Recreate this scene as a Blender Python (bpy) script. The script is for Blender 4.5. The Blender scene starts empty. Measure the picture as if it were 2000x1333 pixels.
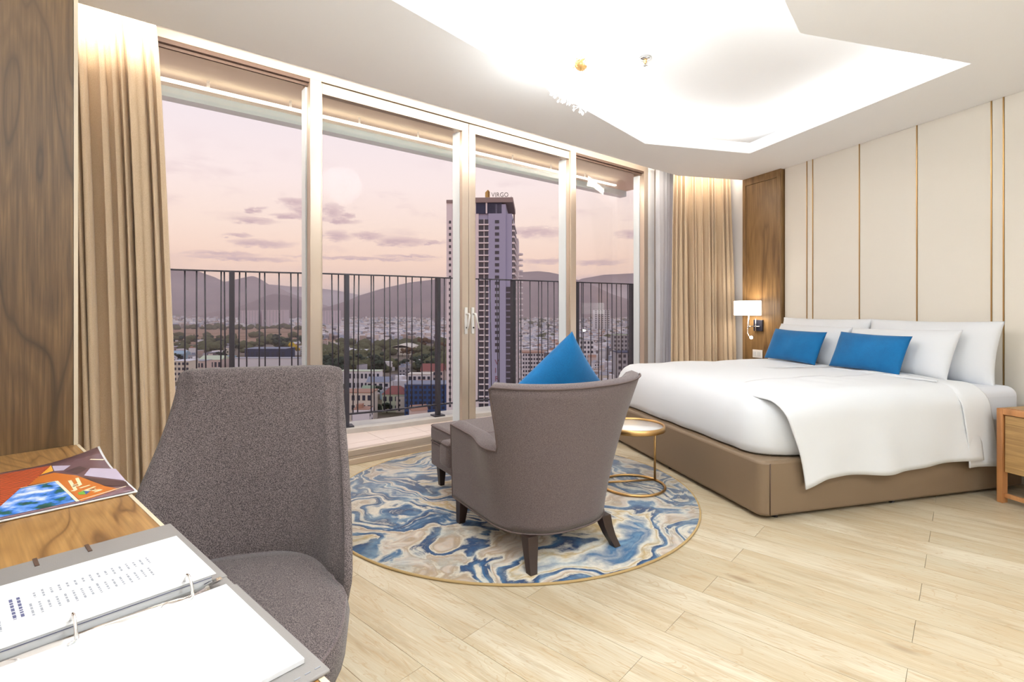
import bpy, bmesh, math, random
from mathutils import Vector, Matrix, noise as mnoise
from mathutils.geometry import tessellate_polygon
random.seed(7)
S = bpy.context.scene
COL = S.collection
PI = math.pi
EYE = 1.2            # camera height above the floor (m)

# ------------------------------------------------------------------ camera
cd = bpy.data.cameras.new('camera'); cam = bpy.data.objects.new('camera', cd); COL.objects.link(cam)
cd.sensor_width = 36; cd.lens = 18.0; cd.shift_y = -0.03075; cd.clip_start = .02; cd.clip_end = 40000
cam.location = (0, 0, EYE); cam.rotation_euler = (PI/2, 0, 0)
S.camera = cam

# ------------------------------------------------------------------ view / render quality
S.view_settings.view_transform = 'Standard'; S.view_settings.look = 'None'
S.view_settings.exposure = 0.15; S.view_settings.gamma = 1.0
S.view_settings.use_curve_mapping = False
cy = S.cycles
cy.max_bounces = 10; cy.diffuse_bounces = 5; cy.glossy_bounces = 4; cy.transparent_max_bounces = 24
cy.transmission_bounces = 4; cy.volume_bounces = 1
cy.caustics_reflective = False; cy.caustics_refractive = False
cy.sample_clamp_indirect = 6.0
try:
    cy.use_denoising = True; cy.denoiser = 'OPENIMAGEDENOISE'
except Exception: pass

# ------------------------------------------------------------------ node helpers
def N(nt, typ, **kw):
    n = nt.nodes.new(typ)
    for k, v in kw.items():
        if k.startswith('i_'):
            n.inputs[int(k[2:]) if k[2:].isdigit() else k[2:]].default_value = v
        else: setattr(n, k, v)
    return n
def MA(nt, op, a, b=None, c=None, clamp=False):
    n = nt.nodes.new('ShaderNodeMath'); n.operation = op; n.use_clamp = clamp
    for i, v in enumerate((a, b, c)):
        if v is None: continue
        if isinstance(v, (int, float)): n.inputs[i].default_value = v
        else: nt.links.new(v, n.inputs[i])
    return n.outputs[0]
def RAMP(nt, fac, stops, interp='LINEAR'):
    n = nt.nodes.new('ShaderNodeValToRGB'); r = n.color_ramp; r.interpolation = interp
    while len(r.elements) < len(stops): r.elements.new(.5)
    for e, (p, c) in zip(r.elements, stops):
        e.position = p; e.color = (c, c, c, 1) if isinstance(c, (int, float)) else (*c[:3], 1)
    nt.links.new(fac, n.inputs[0]); return n.outputs[0]
def MIX(nt, fac, a, b, blend='MIX'):
    n = nt.nodes.new('ShaderNodeMix'); n.data_type = 'RGBA'; n.blend_type = blend
    for sock, v in ((n.inputs[0], fac), (n.inputs[6], a), (n.inputs[7], b)):
        if isinstance(v, (int, float)): sock.default_value = v
        elif isinstance(v, tuple): sock.default_value = (*v[:3], 1)
        else: nt.links.new(v, sock)
    return n.outputs[2]
def srgb(r, g, b):
    f = lambda c: (c/255/12.92) if c/255 <= .04045 else ((c/255+.055)/1.055)**2.4
    return (f(r), f(g), f(b))

# ------------------------------------------------------------------ world: dusk sky
W = bpy.data.worlds.new('sky'); S.world = W; W.use_nodes = True
nt = W.node_tree; nt.nodes.clear()
tc = N(nt, 'ShaderNodeTexCoord'); sep = N(nt, 'ShaderNodeSeparateXYZ'); nt.links.new(tc.outputs['Generated'], sep.inputs[0])
sx, sy, sz = sep.outputs
el0 = MA(nt, 'ARCSINE', sz); az0 = MA(nt, 'ARCTAN2', sx, sy)
base = RAMP(nt, MA(nt, 'MULTIPLY', MA(nt, 'MAXIMUM', sz, 0), 1.0), [
    (0.0, srgb(224, 178, 172)), (.045, srgb(244, 200, 182)), (.085, srgb(252, 212, 190)), (.15, srgb(249, 221, 207)), (.23, srgb(246, 226, 223)),
    (.36, srgb(234, 222, 229)), (.60, srgb(214, 212, 228)), (1.0, srgb(196, 202, 226))])
nz = N(nt, 'ShaderNodeTexNoise', i_Scale=9.0, i_Detail=5.0, i_Roughness=.62)
mp = N(nt, 'ShaderNodeMapping'); mp.inputs['Scale'].default_value = (1, 1, 3.2)
nt.links.new(tc.outputs['Generated'], mp.inputs[0]); nt.links.new(mp.outputs[0], nz.inputs['Vector'])
nf = N(nt, 'ShaderNodeTexNoise', i_Scale=46.0, i_Detail=6.0, i_Roughness=.65)
nt.links.new(mp.outputs[0], nf.inputs['Vector'])
w1 = MA(nt, 'SUBTRACT', nf.outputs[0], .5)
azw = MA(nt, 'ADD', az0, MA(nt, 'MULTIPLY', w1, .07)); elw = MA(nt, 'ADD', el0, MA(nt, 'MULTIPLY', w1, .018))
clouds = [(575,395,32,8),(594,412,34,11),(501,410,18,5),(492,431,48,6),(572,423,42,5),(646,415,26,15),(668,431,34,7),(682,421,16,5),
          (658,461,32,9),(720,461,32,8),(786,472,56,8),(846,474,22,4),(512,476,66,7),(464,460,28,4),(438,496,74,5),(800,501,66,3),
          (1045,454,62,10),(1062,511,66,5),(1167,513,56,5),(1236,458,36,9),(700,505,150,3),(1190,548,90,10),(470,505,120,4)]
acc = None
for (px, py, rx, ry) in clouds:
    a = math.atan((px-1000)/1000); L = math.hypot(1000, px-1000); e = math.atan((605-py)/L)
    ra = rx/1000*math.cos(a)**2*1.15; re = ry/L*1.35
    d1 = MA(nt, 'DIVIDE', MA(nt, 'SUBTRACT', azw, a), ra); d2 = MA(nt, 'DIVIDE', MA(nt, 'SUBTRACT', elw, e), re)
    d = MA(nt, 'SUBTRACT', 1.0, MA(nt, 'ADD', MA(nt, 'MULTIPLY', d1, d1), MA(nt, 'MULTIPLY', d2, d2)), clamp=True)
    acc = d if acc is None else MA(nt, 'MAXIMUM', acc, d)
cm = MA(nt, 'MULTIPLY', acc, RAMP(nt, nf.outputs[0], [(.3, .45), (.62, 1.0)]))
# loose thin cloud streaks all round the horizon, as in view
band = RAMP(nt, sz, [(.03, 0.0), (.08, 1.0), (.2, 1.0), (.3, 0.0)])
streak = MA(nt, 'MULTIPLY', RAMP(nt, nz.outputs[0], [(.56, 0.0), (.74, .35)]), band)
cmask = MA(nt, 'MAXIMUM', RAMP(nt, cm, [(.0, 0.0), (.35, .35), (.9, .85)]), streak)
skyc = MIX(nt, cmask, base, srgb(192, 160, 168))
bg = N(nt, 'ShaderNodeBackground', i_Strength=1.03); nt.links.new(skyc, bg.inputs[0])
wo = N(nt, 'ShaderNodeOutputWorld'); nt.links.new(bg.outputs[0], wo.inputs[0])

# ------------------------------------------------------------------ plan geometry of the room
aw = math.radians(50.9)
WD = Vector((math.sin(aw), math.cos(aw), 0)); WN = Vector((-WD.y, WD.x, 0)); WP = Vector((-1.27, 3.92, 0))
U = Vector((.747, -.665, 0)); V = Vector((.665, .747, 0))          # desk / planks / tray axes
HD = Vector((-.297, .955, 0)); HN = Vector((-.955, -.297, 0)); HP = Vector((3.03, 5.12, 0))   # headboard wall, HN into the room
E1 = Vector((.9666, .2562, 0)); E2 = Vector((-.2562, .9666, 0)); BC = Vector((1.41, 2.89, 0))  # bed axes and foot corner
def wpt(t, d=0, z=0): return WP + WD*t + WN*d + Vector((0, 0, z))
def uvp(u, v, z=0): return U*u + V*v + Vector((0, 0, z))
def bed(s, t, z=0): return BC + E1*s + E2*t + Vector((0, 0, z))
def isect(p, d, q, e):
    k = d.x*e.y - d.y*e.x; r = q-p; s = (r.x*e.y - r.y*e.x)/k; return p + d*s
def at(px, py, Y): return Vector(((px-1000)/1000*Y, Y, EYE + (605-py)/1000*Y))
HAZE = 1.15e-4
ZC, ZS, ZU = 2.70, 2.80, 2.95            # soffit underside, soffit top, upper ceiling
VL, UB = -.28, 2.6                       # left wall (v), back wall (u)
K_LW = isect(uvp(0, VL), U, WP, WD)      # left wall / window wall
K_WR = isect(WP, WD, HP, HD)             # window wall / headboard wall
K_RB = isect(HP, HD, uvp(UB, 0), V)      # headboard wall / back wall
K_BL = uvp(UB, VL)                       # back wall / left wall
ROOM = [K_LW, K_BL, K_RB, K_WR]          # counter-clockwise
HOLE = [Vector((-.583, 2.479, 0)), Vector((1.203, 4.627, 0)), Vector((2.284, 4.917, 0)), Vector((2.80, 3.12, 0)),
        Vector((1.564, 2.778, 0)), Vector((1.326, 2.479, 0))]
_d = (HOLE[1]-HOLE[0]).normalized()
HOLE[0] = HOLE[0] - _d*1.45; HOLE[5] = HOLE[5] - _d*1.45

# ------------------------------------------------------------------ lamps of the room and added fill lamps
def lamp(name, typ, loc, power, color, **kw):
    l = bpy.data.lights.new(name, typ); l.energy = power; l.color = color
    for k, v in kw.items(): setattr(l, k, v)
    o = bpy.data.objects.new(name, l); COL.objects.link(o); o.location = loc; return o
def strip(name, a, b, up, power, color, w=.08):
    """LED strip: thin area lamp from a to b shining along up"""
    x = (b-a); L = x.length; x.normalize(); z = -up.normalized(); z = (z - x*z.dot(x)).normalized(); y = z.cross(x)
    o = lamp(name, 'AREA', (a+b)/2, power*L, color, shape='RECTANGLE', size=L, size_y=w)
    o.matrix_world = Matrix.Translation((a+b)/2) @ Matrix((x, y, z)).transposed().to_4x4(); return o
WARM = (1.0, .90, .76); NEUT = (.935, .985, 1.0); COOL = (.96, .97, 1.0)
LW_CHAND, LW_TRAY, LW_POCK, LW_FILL_DOWN = 60.0, 8.0, 14.0, 14.0
LW_FILL_TORCH = (130.0, 90.0)
CH = Vector((.40, 2.96, 2.62))            # chandelier centre
lamp('chandelier_bulb', 'POINT', CH, LW_CHAND, NEUT, shadow_soft_size=.22)
for i in range(6):                        # cove strips lying on the soffit behind its lip
    a, b = HOLE[i], HOLE[(i+1) % 6]
    if i == 5: continue
    e = (b-a).normalized(); out = Vector((-e.y, e.x, 0))
    strip('cove_strip', a+out*.16+Vector((0, 0, ZS+.012)), b+out*.16+Vector((0, 0, ZS+.012)), Vector((-out.x*.75, -out.y*.75, 1)), LW_TRAY if i != 2 else LW_TRAY*.6, NEUT)
SOF_A = wpt(-2.1, -.563); SOF_B = wpt(3.70, -.563)          # soffit edge along the curtain pocket
SOF_B2 = Vector((1.71, 5.70, 0))
for (a, b, p) in ((wpt(-2.05, -.66, 2.86), wpt(-1.15, -.66, 2.86), LW_POCK*1.6), (wpt(-1.15, -.66, 2.86), wpt(3.3, -.66, 2.86), LW_POCK*1.0)):
    strip('pocket_strip', a, b, WN + Vector((0, 0, -.12)), p, WARM)
strip('pocket_strip', Vector((1.82, 5.66, 2.86)), Vector((2.62, 5.84, 2.86)), Vector((-.2, 1, -.12)), LW_POCK*1.3, WARM, .3)
FILL_TORCH = [Vector((1.6, -.5, 0)), Vector((-.33, .24, 0))]        # uplights added out of view to brighten the lower ceiling and walls
for p, LW in zip(FILL_TORCH, LW_FILL_TORCH):
    lamp('torchiere_lamp', 'SPOT', (p.x, p.y, 1.80), LW, NEUT, spot_size=2.95, spot_blend=.25, shadow_soft_size=.10).rotation_euler = (PI, 0, 0)
FILL_DOWN = [uvp(1.0, 1.0), uvp(1.6, 2.4), uvp(-.35, .75)]  # ceiling spots added behind the camera as fill for the foreground
for p in FILL_DOWN:
    o = lamp('downlight_lamp', 'SPOT', (p.x, p.y, ZC-.02), LW_FILL_DOWN*6, NEUT, spot_size=2.6, spot_blend=.9, shadow_soft_size=.06)
# ------------------------------------------------------------------ mesh builder and scene tags
class MB:
    def __init__(s): s.v = []; s.f = []; s.sm = []
    def add(s, vs, fs, sm=False):
        o = len(s.v); s.v += [tuple(v) for v in vs]; s.f += [tuple(i+o for i in f) for f in fs]; s.sm += [sm]*len(fs); return s
    def hexa(s, p): return s.add(p, [(0,3,2,1),(4,5,6,7),(0,1,5,4),(1,2,6,5),(2,3,7,6),(3,0,4,7)])
    def box(s, x0, x1, y0, y1, z0, z1): return s.hexa([(x0,y0,z0),(x1,y0,z0),(x1,y1,z0),(x0,y1,z0),(x0,y0,z1),(x1,y0,z1),(x1,y1,z1),(x0,y1,z1)])
    def obox(s, o, ax, ay, lx, ly, z0, z1):
        """box from corner o along unit plan axes ax, ay"""
        b = [o, o+ax*lx, o+ax*lx+ay*ly, o+ay*ly]
        return s.hexa([(q.x, q.y, z0) for q in b]+[(q.x, q.y, z1) for q in b])
    def prism(s, poly, z0, z1, sm=False):
        n = len(poly); poly = [(p[0], p[1]) for p in poly]
        s.add([(*p, z0) for p in poly]+[(*p, z1) for p in poly], [tuple(range(n-1, -1, -1)), tuple(range(n, 2*n))])
        return s.add([(*p, z0) for p in poly]+[(*p, z1) for p in poly], [(i, (i+1) % n, n+(i+1) % n, n+i) for i in range(n)], sm)
    def grid(s, fn, nu, nv, wu=False, wv=False, sm=True):
        vs = [fn(i/(nu if wu else nu-1), j/(nv if wv else nv-1)) for i in range(nu) for j in range(nv)]
        fs = []
        for i in range(nu if wu else nu-1):
            for j in range(nv if wv else nv-1):
                a, b = i, (i+1) % nu; c, d = j, (j+1) % nv
                fs.append((a*nv+c, b*nv+c, b*nv+d, a*nv+d))
        return s.add(vs, fs, sm)
    def tube(s, pts, r, n=8, closed=False, sm=True, cap=True):
        pts = [Vector(p) for p in pts]; m = len(pts); vs = []
        rr = r if isinstance(r, (list, tuple)) else [r]*m
        ref = None
        for i, p in enumerate(pts):
            a = pts[i-1] if (i or closed) else p; b = pts[(i+1) % m] if (i < m-1 or closed) else p
            d = (b-a).normalized()
            if ref is None: ref = Vector((0, 0, 1)) if abs(d.z) < .9 else Vector((1, 0, 0))
            x = d.cross(ref)
            if x.length < 1e-4: x = d.orthogonal()
            x.normalize(); y = x.cross(d).normalized(); ref = y
            for k in range(n):
                t = 2*PI*k/n; vs.append(p + (x*math.cos(t)+y*math.sin(t))*rr[i])
        fs = []
        for i in range(m if closed else m-1):
            for k in range(n):
                a, b = i*n, ((i+1) % m)*n; fs.append((a+k, b+k, b+(k+1) % n, a+(k+1) % n))
        s.add(vs, fs, sm)
        if cap and not closed:
            s.add(vs[:n], [tuple(range(n-1, -1, -1))]); s.add(vs[-n:], [tuple(range(n))])
        return s
    def lathe(s, prof, n=32, c=(0, 0, 0), sm=True, sx=1, sy=1):
        vs = []; fs = []; m = len(prof)
        for k in range(n):
            t = 2*PI*k/n
            for (r, z) in prof: vs.append((c[0]+r*sx*math.cos(t), c[1]+r*sy*math.sin(t), c[2]+z))
        for k in range(n):
            a, b = k*m, ((k+1) % n)*m
            for j in range(m-1): fs.append((a+j, b+j, b+j+1, a+j+1))
        return s.add(vs, fs, sm)
    def sphere(s, c, r, n=12, sz=1):
        return s.lathe([(max(1e-5, r*math.sin(PI*j/(n//2+2))), -r*sz*math.cos(PI*j/(n//2+2))) for j in range(n//2+3)], n, c)
    def mesh(s, name, mat):
        me = bpy.data.meshes.new(name); me.from_pydata(s.v, [], s.f); me.update()
        me.polygons.foreach_set('use_smooth', s.sm)
        if isinstance(mat, (list, tuple)):
            for m in mat: me.materials.append(m)
        elif mat: me.materials.append(mat)
        return me
def link(o, parent=None):
    COL.objects.link(o)
    if parent is not None: o.parent = parent
    return o
def tag(o, label=None, cat=None, group=None, kind=None):
    for k, v in (('label', label), ('category', cat), ('group', group), ('kind', kind)):
        if v: o[k] = v
    return o
def weld(me, d=1e-5):
    bm = bmesh.new(); bm.from_mesh(me); bmesh.ops.remove_doubles(bm, verts=bm.verts, dist=d)
    bmesh.ops.recalc_face_normals(bm, faces=bm.faces); bm.to_mesh(me); bm.free(); me.update()
def part(name, mb, mat, parent=None, bevel=0, seg=2, sub=0, label=None, solid=0, w=True):
    me = mb.mesh(name, mat)
    if w: weld(me)
    o = link(bpy.data.objects.new(name, me), parent)
    if solid:
        m = o.modifiers.new('solid', 'SOLIDIFY'); m.thickness = solid; m.offset = 0
    if bevel:
        m = o.modifiers.new('bevel', 'BEVEL'); m.width = bevel; m.segments = seg; m.limit_method = 'ANGLE'; m.angle_limit = .6
        m.harden_normals = False
        me.polygons.foreach_set('use_smooth', [True]*len(me.polygons))
        me.set_sharp_from_angle(angle=.7)
    if sub:
        m = o.modifiers.new('sub', 'SUBSURF'); m.levels = sub; m.render_levels = sub
    if label: o['label'] = label
    return o
def thing(name, label, cat, loc=(0, 0, 0), rotz=0, group=None):
    o = link(bpy.data.objects.new(name, None)); o.empty_display_size = .1
    o.location = loc; o.rotation_euler = (0, 0, rotz); return tag(o, label, cat, group)
def inst(me, name, parent=None, loc=(0, 0, 0), rot=(0, 0, 0), scale=(1, 1, 1)):
    o = link(bpy.data.objects.new(name, me), parent); o.location = loc; o.rotation_euler = rot; o.scale = scale; return o
def copytree(root, loc, rotz=0, scale=None, label=None, group=None):
    def rec(o, p):
        c = o.copy(); COL.objects.link(c)
        if p is not None: c.parent = p; c.matrix_parent_inverse = o.matrix_parent_inverse.copy()
        for ch in [q for q in o.children]: rec(ch, c)
        return c
    r = rec(root, None); r.location = loc; r.rotation_euler = (0, 0, rotz)
    if scale: r.scale = scale
    if label: r['label'] = label
    if group: r['group'] = group
    return r
def interp(tab, x):
    if x <= tab[0][0]: a, b = tab[0], tab[1]
    elif x >= tab[-1][0]: a, b = tab[-2], tab[-1]
    else:
        for a, b in zip(tab, tab[1:]):
            if a[0] <= x <= b[0]: break
    return a[1]+(b[1]-a[1])*(x-a[0])/(b[0]-a[0])
ROT = lambda d: math.atan2(d.y, d.x)
def struct(o, label=None): return tag(o, label, None, None, 'structure')

# ------------------------------------------------------------------ materials
def mat(name):
    m = bpy.data.materials.new(name); m.use_nodes = True; nt = m.node_tree
    return m, nt, nt.nodes['Principled BSDF']
def plain(name, c, rough=.5, metal=0, bump=0, bscale=200, spec=.5, sheen=0, var=0):
    m, nt, b = mat(name); b.inputs['Base Color'].default_value = (*c, 1); b.inputs['Roughness'].default_value = rough
    b.inputs['Metallic'].default_value = metal; b.inputs['Specular IOR Level'].default_value = spec
    if sheen: b.inputs['Sheen Weight'].default_value = sheen
    if bump or var:
        tc = N(nt, 'ShaderNodeTexCoord'); nz = N(nt, 'ShaderNodeTexNoise', i_Scale=bscale, i_Detail=4.0)
        nt.links.new(tc.outputs['Object'], nz.inputs['Vector'])
        if bump:
            bp = N(nt, 'ShaderNodeBump', i_Strength=bump, i_Distance=.002); nt.links.new(nz.outputs[0], bp.inputs['Height'])
            nt.links.new(bp.outputs[0], b.inputs['Normal'])
        if var:
            nt.links.new(MIX(nt, RAMP(nt, nz.outputs[0], [(.3, 0.0), (.7, 1.0)]), tuple(x*(1-var) for x in c), tuple(min(1, x*(1+var)) for x in c)), b.inputs['Base Color'])
    return m
def emis(name, c, s):
    m, nt, b = mat(name); b.inputs['Base Color'].default_value = (*c, 1)
    b.inputs['Emission Color'].default_value = (*c, 1); b.inputs['Emission Strength'].default_value = s; return m
def wood(name, dark, mid, light, axis='X', scale=1.0, rings=7.0, rough=.42, grain=.5, rand=False, bump=.06):
    """veneer: cathedral contour lines of a stretched noise plus fine pores"""
    m, nt, b = mat(name); tc = N(nt, 'ShaderNodeTexCoord'); vec = tc.outputs['Object']
    if rand:
        oi = N(nt, 'ShaderNodeObjectInfo'); ad = N(nt, 'ShaderNodeVectorMath', operation='MULTIPLY_ADD')
        cx = N(nt, 'ShaderNodeCombineXYZ'); nt.links.new(oi.outputs['Random'], cx.inputs[0]); nt.links.new(oi.outputs['Random'], cx.inputs[1])
        nt.links.new(cx.outputs[0], ad.inputs[0]); ad.inputs[1].default_value = (61, 37, 0); nt.links.new(vec, ad.inputs[2]); vec = ad.outputs[0]
    def mapped(sl, st):
        mp = N(nt, 'ShaderNodeMapping'); k = {'X': 0, 'Y': 1, 'Z': 2}[axis]
        mp.inputs['Scale'].default_value = [(sl if i == k else st)*scale for i in range(3)]; nt.links.new(vec, mp.inputs[0]); return mp.outputs[0]
    n1 = N(nt, 'ShaderNodeTexNoise', i_Scale=1.0, i_Detail=2.5, i_Roughness=.45, i_Distortion=.5); nt.links.new(mapped(.9, 5.0), n1.inputs['Vector'])
    n2 = N(nt, 'ShaderNodeTexNoise', i_Scale=1.0, i_Detail=6.0, i_Roughness=.6); nt.links.new(mapped(3.5, 120.0), n2.inputs['Vector'])
    n3 = N(nt, 'ShaderNodeTexNoise', i_Scale=1.0, i_Detail=3.0); nt.links.new(mapped(1.2, 3.0), n3.inputs['Vector'])
    fr = MA(nt, 'PINGPONG', MA(nt, 'MULTIPLY', n1.outputs[0], rings), .5)
    c1 = RAMP(nt, MA(nt, 'MULTIPLY', fr, 2.0), [(0.0, dark), (.16, mid), (.6, light), (1.0, mid)])
    c2 = MIX(nt, RAMP(nt, n2.outputs[0], [(.35, grain), (.62, 0.0)]), c1, dark)
    c3 = MIX(nt, RAMP(nt, n3.outputs[0], [(.35, 0.0), (.7, .45)]), c2, light)
    nt.links.new(c3, b.inputs['Base Color']); b.inputs['Roughness'].default_value = rough
    if bump:
        bp = N(nt, 'ShaderNodeBump', i_Strength=bump, i_Distance=.002); nt.links.new(n2.outputs[0], bp.inputs['Height']); nt.links.new(bp.outputs[0], b.inputs['Normal'])
    return m
def fabric(name, c1, c2, scale=420, rough=.9, sheen=.25, stretch=(1, 1, 1), bump=.35, contrast=(.38, .62), blotch=0):
    m, nt, b = mat(name); tc = N(nt, 'ShaderNodeTexCoord'); mp = N(nt, 'ShaderNodeMapping'); mp.inputs['Scale'].default_value = stretch
    nt.links.new(tc.outputs['Object'], mp.inputs[0])
    nz = N(nt, 'ShaderNodeTexNoise', i_Scale=scale, i_Detail=2.0, i_Roughness=.7); nt.links.new(mp.outputs[0], nz.inputs['Vector'])
    col = MIX(nt, RAMP(nt, nz.outputs[0], [(contrast[0], 0.0), (contrast[1], 1.0)]), c1, c2)
    if blotch:
        n2 = N(nt, 'ShaderNodeTexNoise', i_Scale=5.0, i_Detail=4.0, i_Roughness=.6); nt.links.new(tc.outputs['Object'], n2.inputs['Vector'])
        col = MIX(nt, RAMP(nt, n2.outputs[0], [(.35, 0.0), (.7, blotch)]), col, tuple(min(1, x*1.5) for x in c2))
    nt.links.new(col, b.inputs['Base Color']); b.inputs['Roughness'].default_value = rough
    b.inputs['Sheen Weight'].default_value = sheen; b.inputs['Specular IOR Level'].default_value = .25
    bp = N(nt, 'ShaderNodeBump', i_Strength=bump, i_Distance=.0015); nt.links.new(nz.outputs[0], bp.inputs['Height']); nt.links.new(bp.outputs[0], b.inputs['Normal'])
    return m
M = {}
M['plaster'] = plain('white_plaster', (.86, .845, .84), .9)
M['plaster2'] = plain('soffit_plaster', (.92, .91, .905), .9)
M['panel'] = plain('upholstery_beige', srgb(228, 222, 211), .62, bump=.08, bscale=900, spec=.3)
M['brass'] = plain('brushed_brass', srgb(196, 158, 104), .32, 1.0)
M['wood_panel'] = wood('walnut_veneer', srgb(58, 40, 20), srgb(94, 69, 40), srgb(112, 85, 52), 'Z', rings=9, grain=.75)
M['wood_pilaster'] = wood('dark_oak_veneer', srgb(84, 60, 36), srgb(126, 96, 60), srgb(148, 116, 76), 'Z', rings=3, grain=.7, rough=.3)
M['wood_desk'] = wood('oak_desk_veneer', srgb(92, 60, 28), srgb(146, 106, 58), srgb(166, 126, 74), 'X', rings=11, grain=.5, rough=.38)
M['wood_stand'] = wood('oak_nightstand_veneer', srgb(124, 92, 56), srgb(168, 132, 84), srgb(186, 150, 98), 'X', rings=3, grain=.75)
M['wood_edge'] = wood('orange_oak_frame', srgb(142, 92, 52), srgb(178, 122, 74), srgb(196, 142, 92), 'Z', rings=2, grain=.3)
M['band'] = plain('pale_edge_band', srgb(205, 190, 165), .5)
M['leather'] = plain('tan_leather', srgb(122, 103, 82), .45, bump=.15, bscale=500, spec=.4)
M['linen'] = plain('white_cotton', (.73, .755, .79), .85, bump=.05, bscale=900, spec=.2, sheen=.1)
M['sheet'] = plain('white_fitted_sheet', (.73, .755, .82), .85, spec=.2)
M['blue'] = fabric('blue_velvet', srgb(0, 76, 122), srgb(0, 100, 156), 500, .7, .12, bump=.1, blotch=.35)
M['taupe'] = fabric('taupe_weave', srgb(74, 63, 65), srgb(116, 104, 103), 420, .95, .2, stretch=(.6, .6, 2.2), bump=.3, blotch=.0)
M['piping'] = plain('taupe_piping', srgb(92, 78, 76), .8)
M['tweed'] = fabric('grey_tweed', srgb(54, 47, 49), srgb(118, 107, 105), 420, .95, .15, bump=.5, contrast=(.42, .6))
M['leg'] = plain('dark_stained_wood', srgb(44, 28, 22), .35)
M['curtain'] = fabric('tan_drapery', srgb(196, 172, 142), srgb(210, 188, 160), 300, .8, .35, bump=.08)
M['alu'] = plain('champagne_aluminium', srgb(198, 182, 166), .35, .55, spec=.5)
M['outer'] = plain('outer_white_aluminium', srgb(214, 224, 230), .35)  # pale outer finish with bluish sky light put into the colour
M['gasket'] = plain('brown_gasket', srgb(78, 58, 48), .5)
M['rail'] = plain('charcoal_steel', srgb(58, 58, 68), .5, .3)
M['chrome'] = plain('chrome', (.85, .84, .83), .12, 1.0)
M['black'] = plain('black_plate', srgb(34, 36, 50), .35)
M['white'] = plain('white_plastic', (.85, .84, .82), .4)
M['paper'] = plain('white_paper', (.70, .705, .71), .7, spec=.2)
M['ink'] = plain('grey_ink', srgb(146, 148, 155), .8, spec=.1)
M['inkb'] = plain('blue_grey_ink', srgb(92, 94, 122), .8, spec=.1)
M['greyleather'] = plain('grey_leatherette', srgb(128, 124, 122), .42, bump=.1, bscale=500)
M['concrete'] = plain('balcony_concrete', srgb(188, 184, 180), .8, var=.06, bscale=6)
M['tile'] = plain('balcony_tile', srgb(222, 206, 198), .35, var=.04, bscale=5)
M['grout'] = plain('tile_grout', srgb(160, 150, 145), .9)
M['subfloor'] = plain('subfloor_joint', srgb(178, 158, 126), .9)
M['bsoffit'] = plain('balcony_soffit', srgb(226, 216, 200), .85)
M['beam'] = plain('pale_blue_fascia', srgb(220, 238, 244), .7)  # blue sky light on the downstand edge is put into this colour
M['led'] = emis('led_diffuser', (1.0, .88, .70), 2.4)  # glow that stands in for the pocket strip mirrored in the glass
M['shade'] = emis('lit_lamp_shade', (1.0, .96, .90), 2.4)
M['bulb'] = emis('lit_bulb', (1.0, .93, .82), 14.0)
M['crystal'] = emis('lit_crystal', (1.0, .99, .97), 1.1)
M['marble'] = plain('white_marble', srgb(222, 222, 222), .15, var=.06, bscale=9)
# window glass: clear pane with a real reflection
m, nt, b = mat('window_glass'); nt.nodes.remove(b); out = nt.nodes['Material Output']
tr = N(nt, 'ShaderNodeBsdfTransparent'); tr.inputs[0].default_value = (.995, .997, .997, 1); gl = N(nt, 'ShaderNodeBsdfGlossy'); gl.inputs['Roughness'].default_value = .0
fr = N(nt, 'ShaderNodeFresnel', i_IOR=1.33); mx = N(nt, 'ShaderNodeMixShader')
nt.links.new(MA(nt, 'MULTIPLY', fr.outputs[0], .08), mx.inputs[0]); nt.links.new(tr.outputs[0], mx.inputs[1]); nt.links.new(gl.outputs[0], mx.inputs[2]); nt.links.new(mx.outputs[0], out.inputs[0])
M['glass'] = m
# sheer voile
m, nt, b = mat('white_voile'); out = nt.nodes['Material Output']; b.inputs['Base Color'].default_value = (.9, .91, .95, 1); b.inputs['Roughness'].default_value = .9
tr = N(nt, 'ShaderNodeBsdfTransparent'); tl = N(nt, 'ShaderNodeBsdfTranslucent'); tl.inputs[0].default_value = (.9, .92, .97, 1)
m1 = N(nt, 'ShaderNodeMixShader', i_0=.6); m2 = N(nt, 'ShaderNodeMixShader', i_0=.28)
nt.links.new(b.outputs[0], m1.inputs[1]); nt.links.new(tl.outputs[0], m1.inputs[2]); nt.links.new(m1.outputs[0], m2.inputs[1]); nt.links.new(tr.outputs[0], m2.inputs[2]); nt.links.new(m2.outputs[0], out.inputs[0])
M['voile'] = m
# floor planks: bleached oak, each plank its own grain
m, nt, b = mat('bleached_oak_plank'); tc = N(nt, 'ShaderNodeTexCoord'); oi = N(nt, 'ShaderNodeObjectInfo')
cx = N(nt, 'ShaderNodeCombineXYZ'); nt.links.new(oi.outputs['Random'], cx.inputs[0]); nt.links.new(oi.outputs['Random'], cx.inputs[1])
ad = N(nt, 'ShaderNodeVectorMath', operation='MULTIPLY_ADD'); nt.links.new(cx.outputs[0], ad.inputs[0]); ad.inputs[1].default_value = (83, 47, 0); nt.links.new(tc.outputs['Object'], ad.inputs[2])
def pm(sc):
    mp = N(nt, 'ShaderNodeMapping'); mp.inputs['Scale'].default_value = sc; nt.links.new(ad.outputs[0], mp.inputs[0]); return mp.outputs[0]
n1 = N(nt, 'ShaderNodeTexNoise', i_Scale=1.0, i_Detail=4.0, i_Distortion=.9); nt.links.new(pm((1.5, 8, 1)), n1.inputs['Vector'])
n2 = N(nt, 'ShaderNodeTexNoise', i_Scale=1.0, i_Detail=6.0, i_Roughness=.65, i_Distortion=.3); nt.links.new(pm((5, 110, 1)), n2.inputs['Vector'])
n3 = N(nt, 'ShaderNodeTexNoise', i_Scale=1.0, i_Detail=4.0, i_Roughness=.6); nt.links.new(pm((2.5, 14, 1)), n3.inputs['Vector'])
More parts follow.
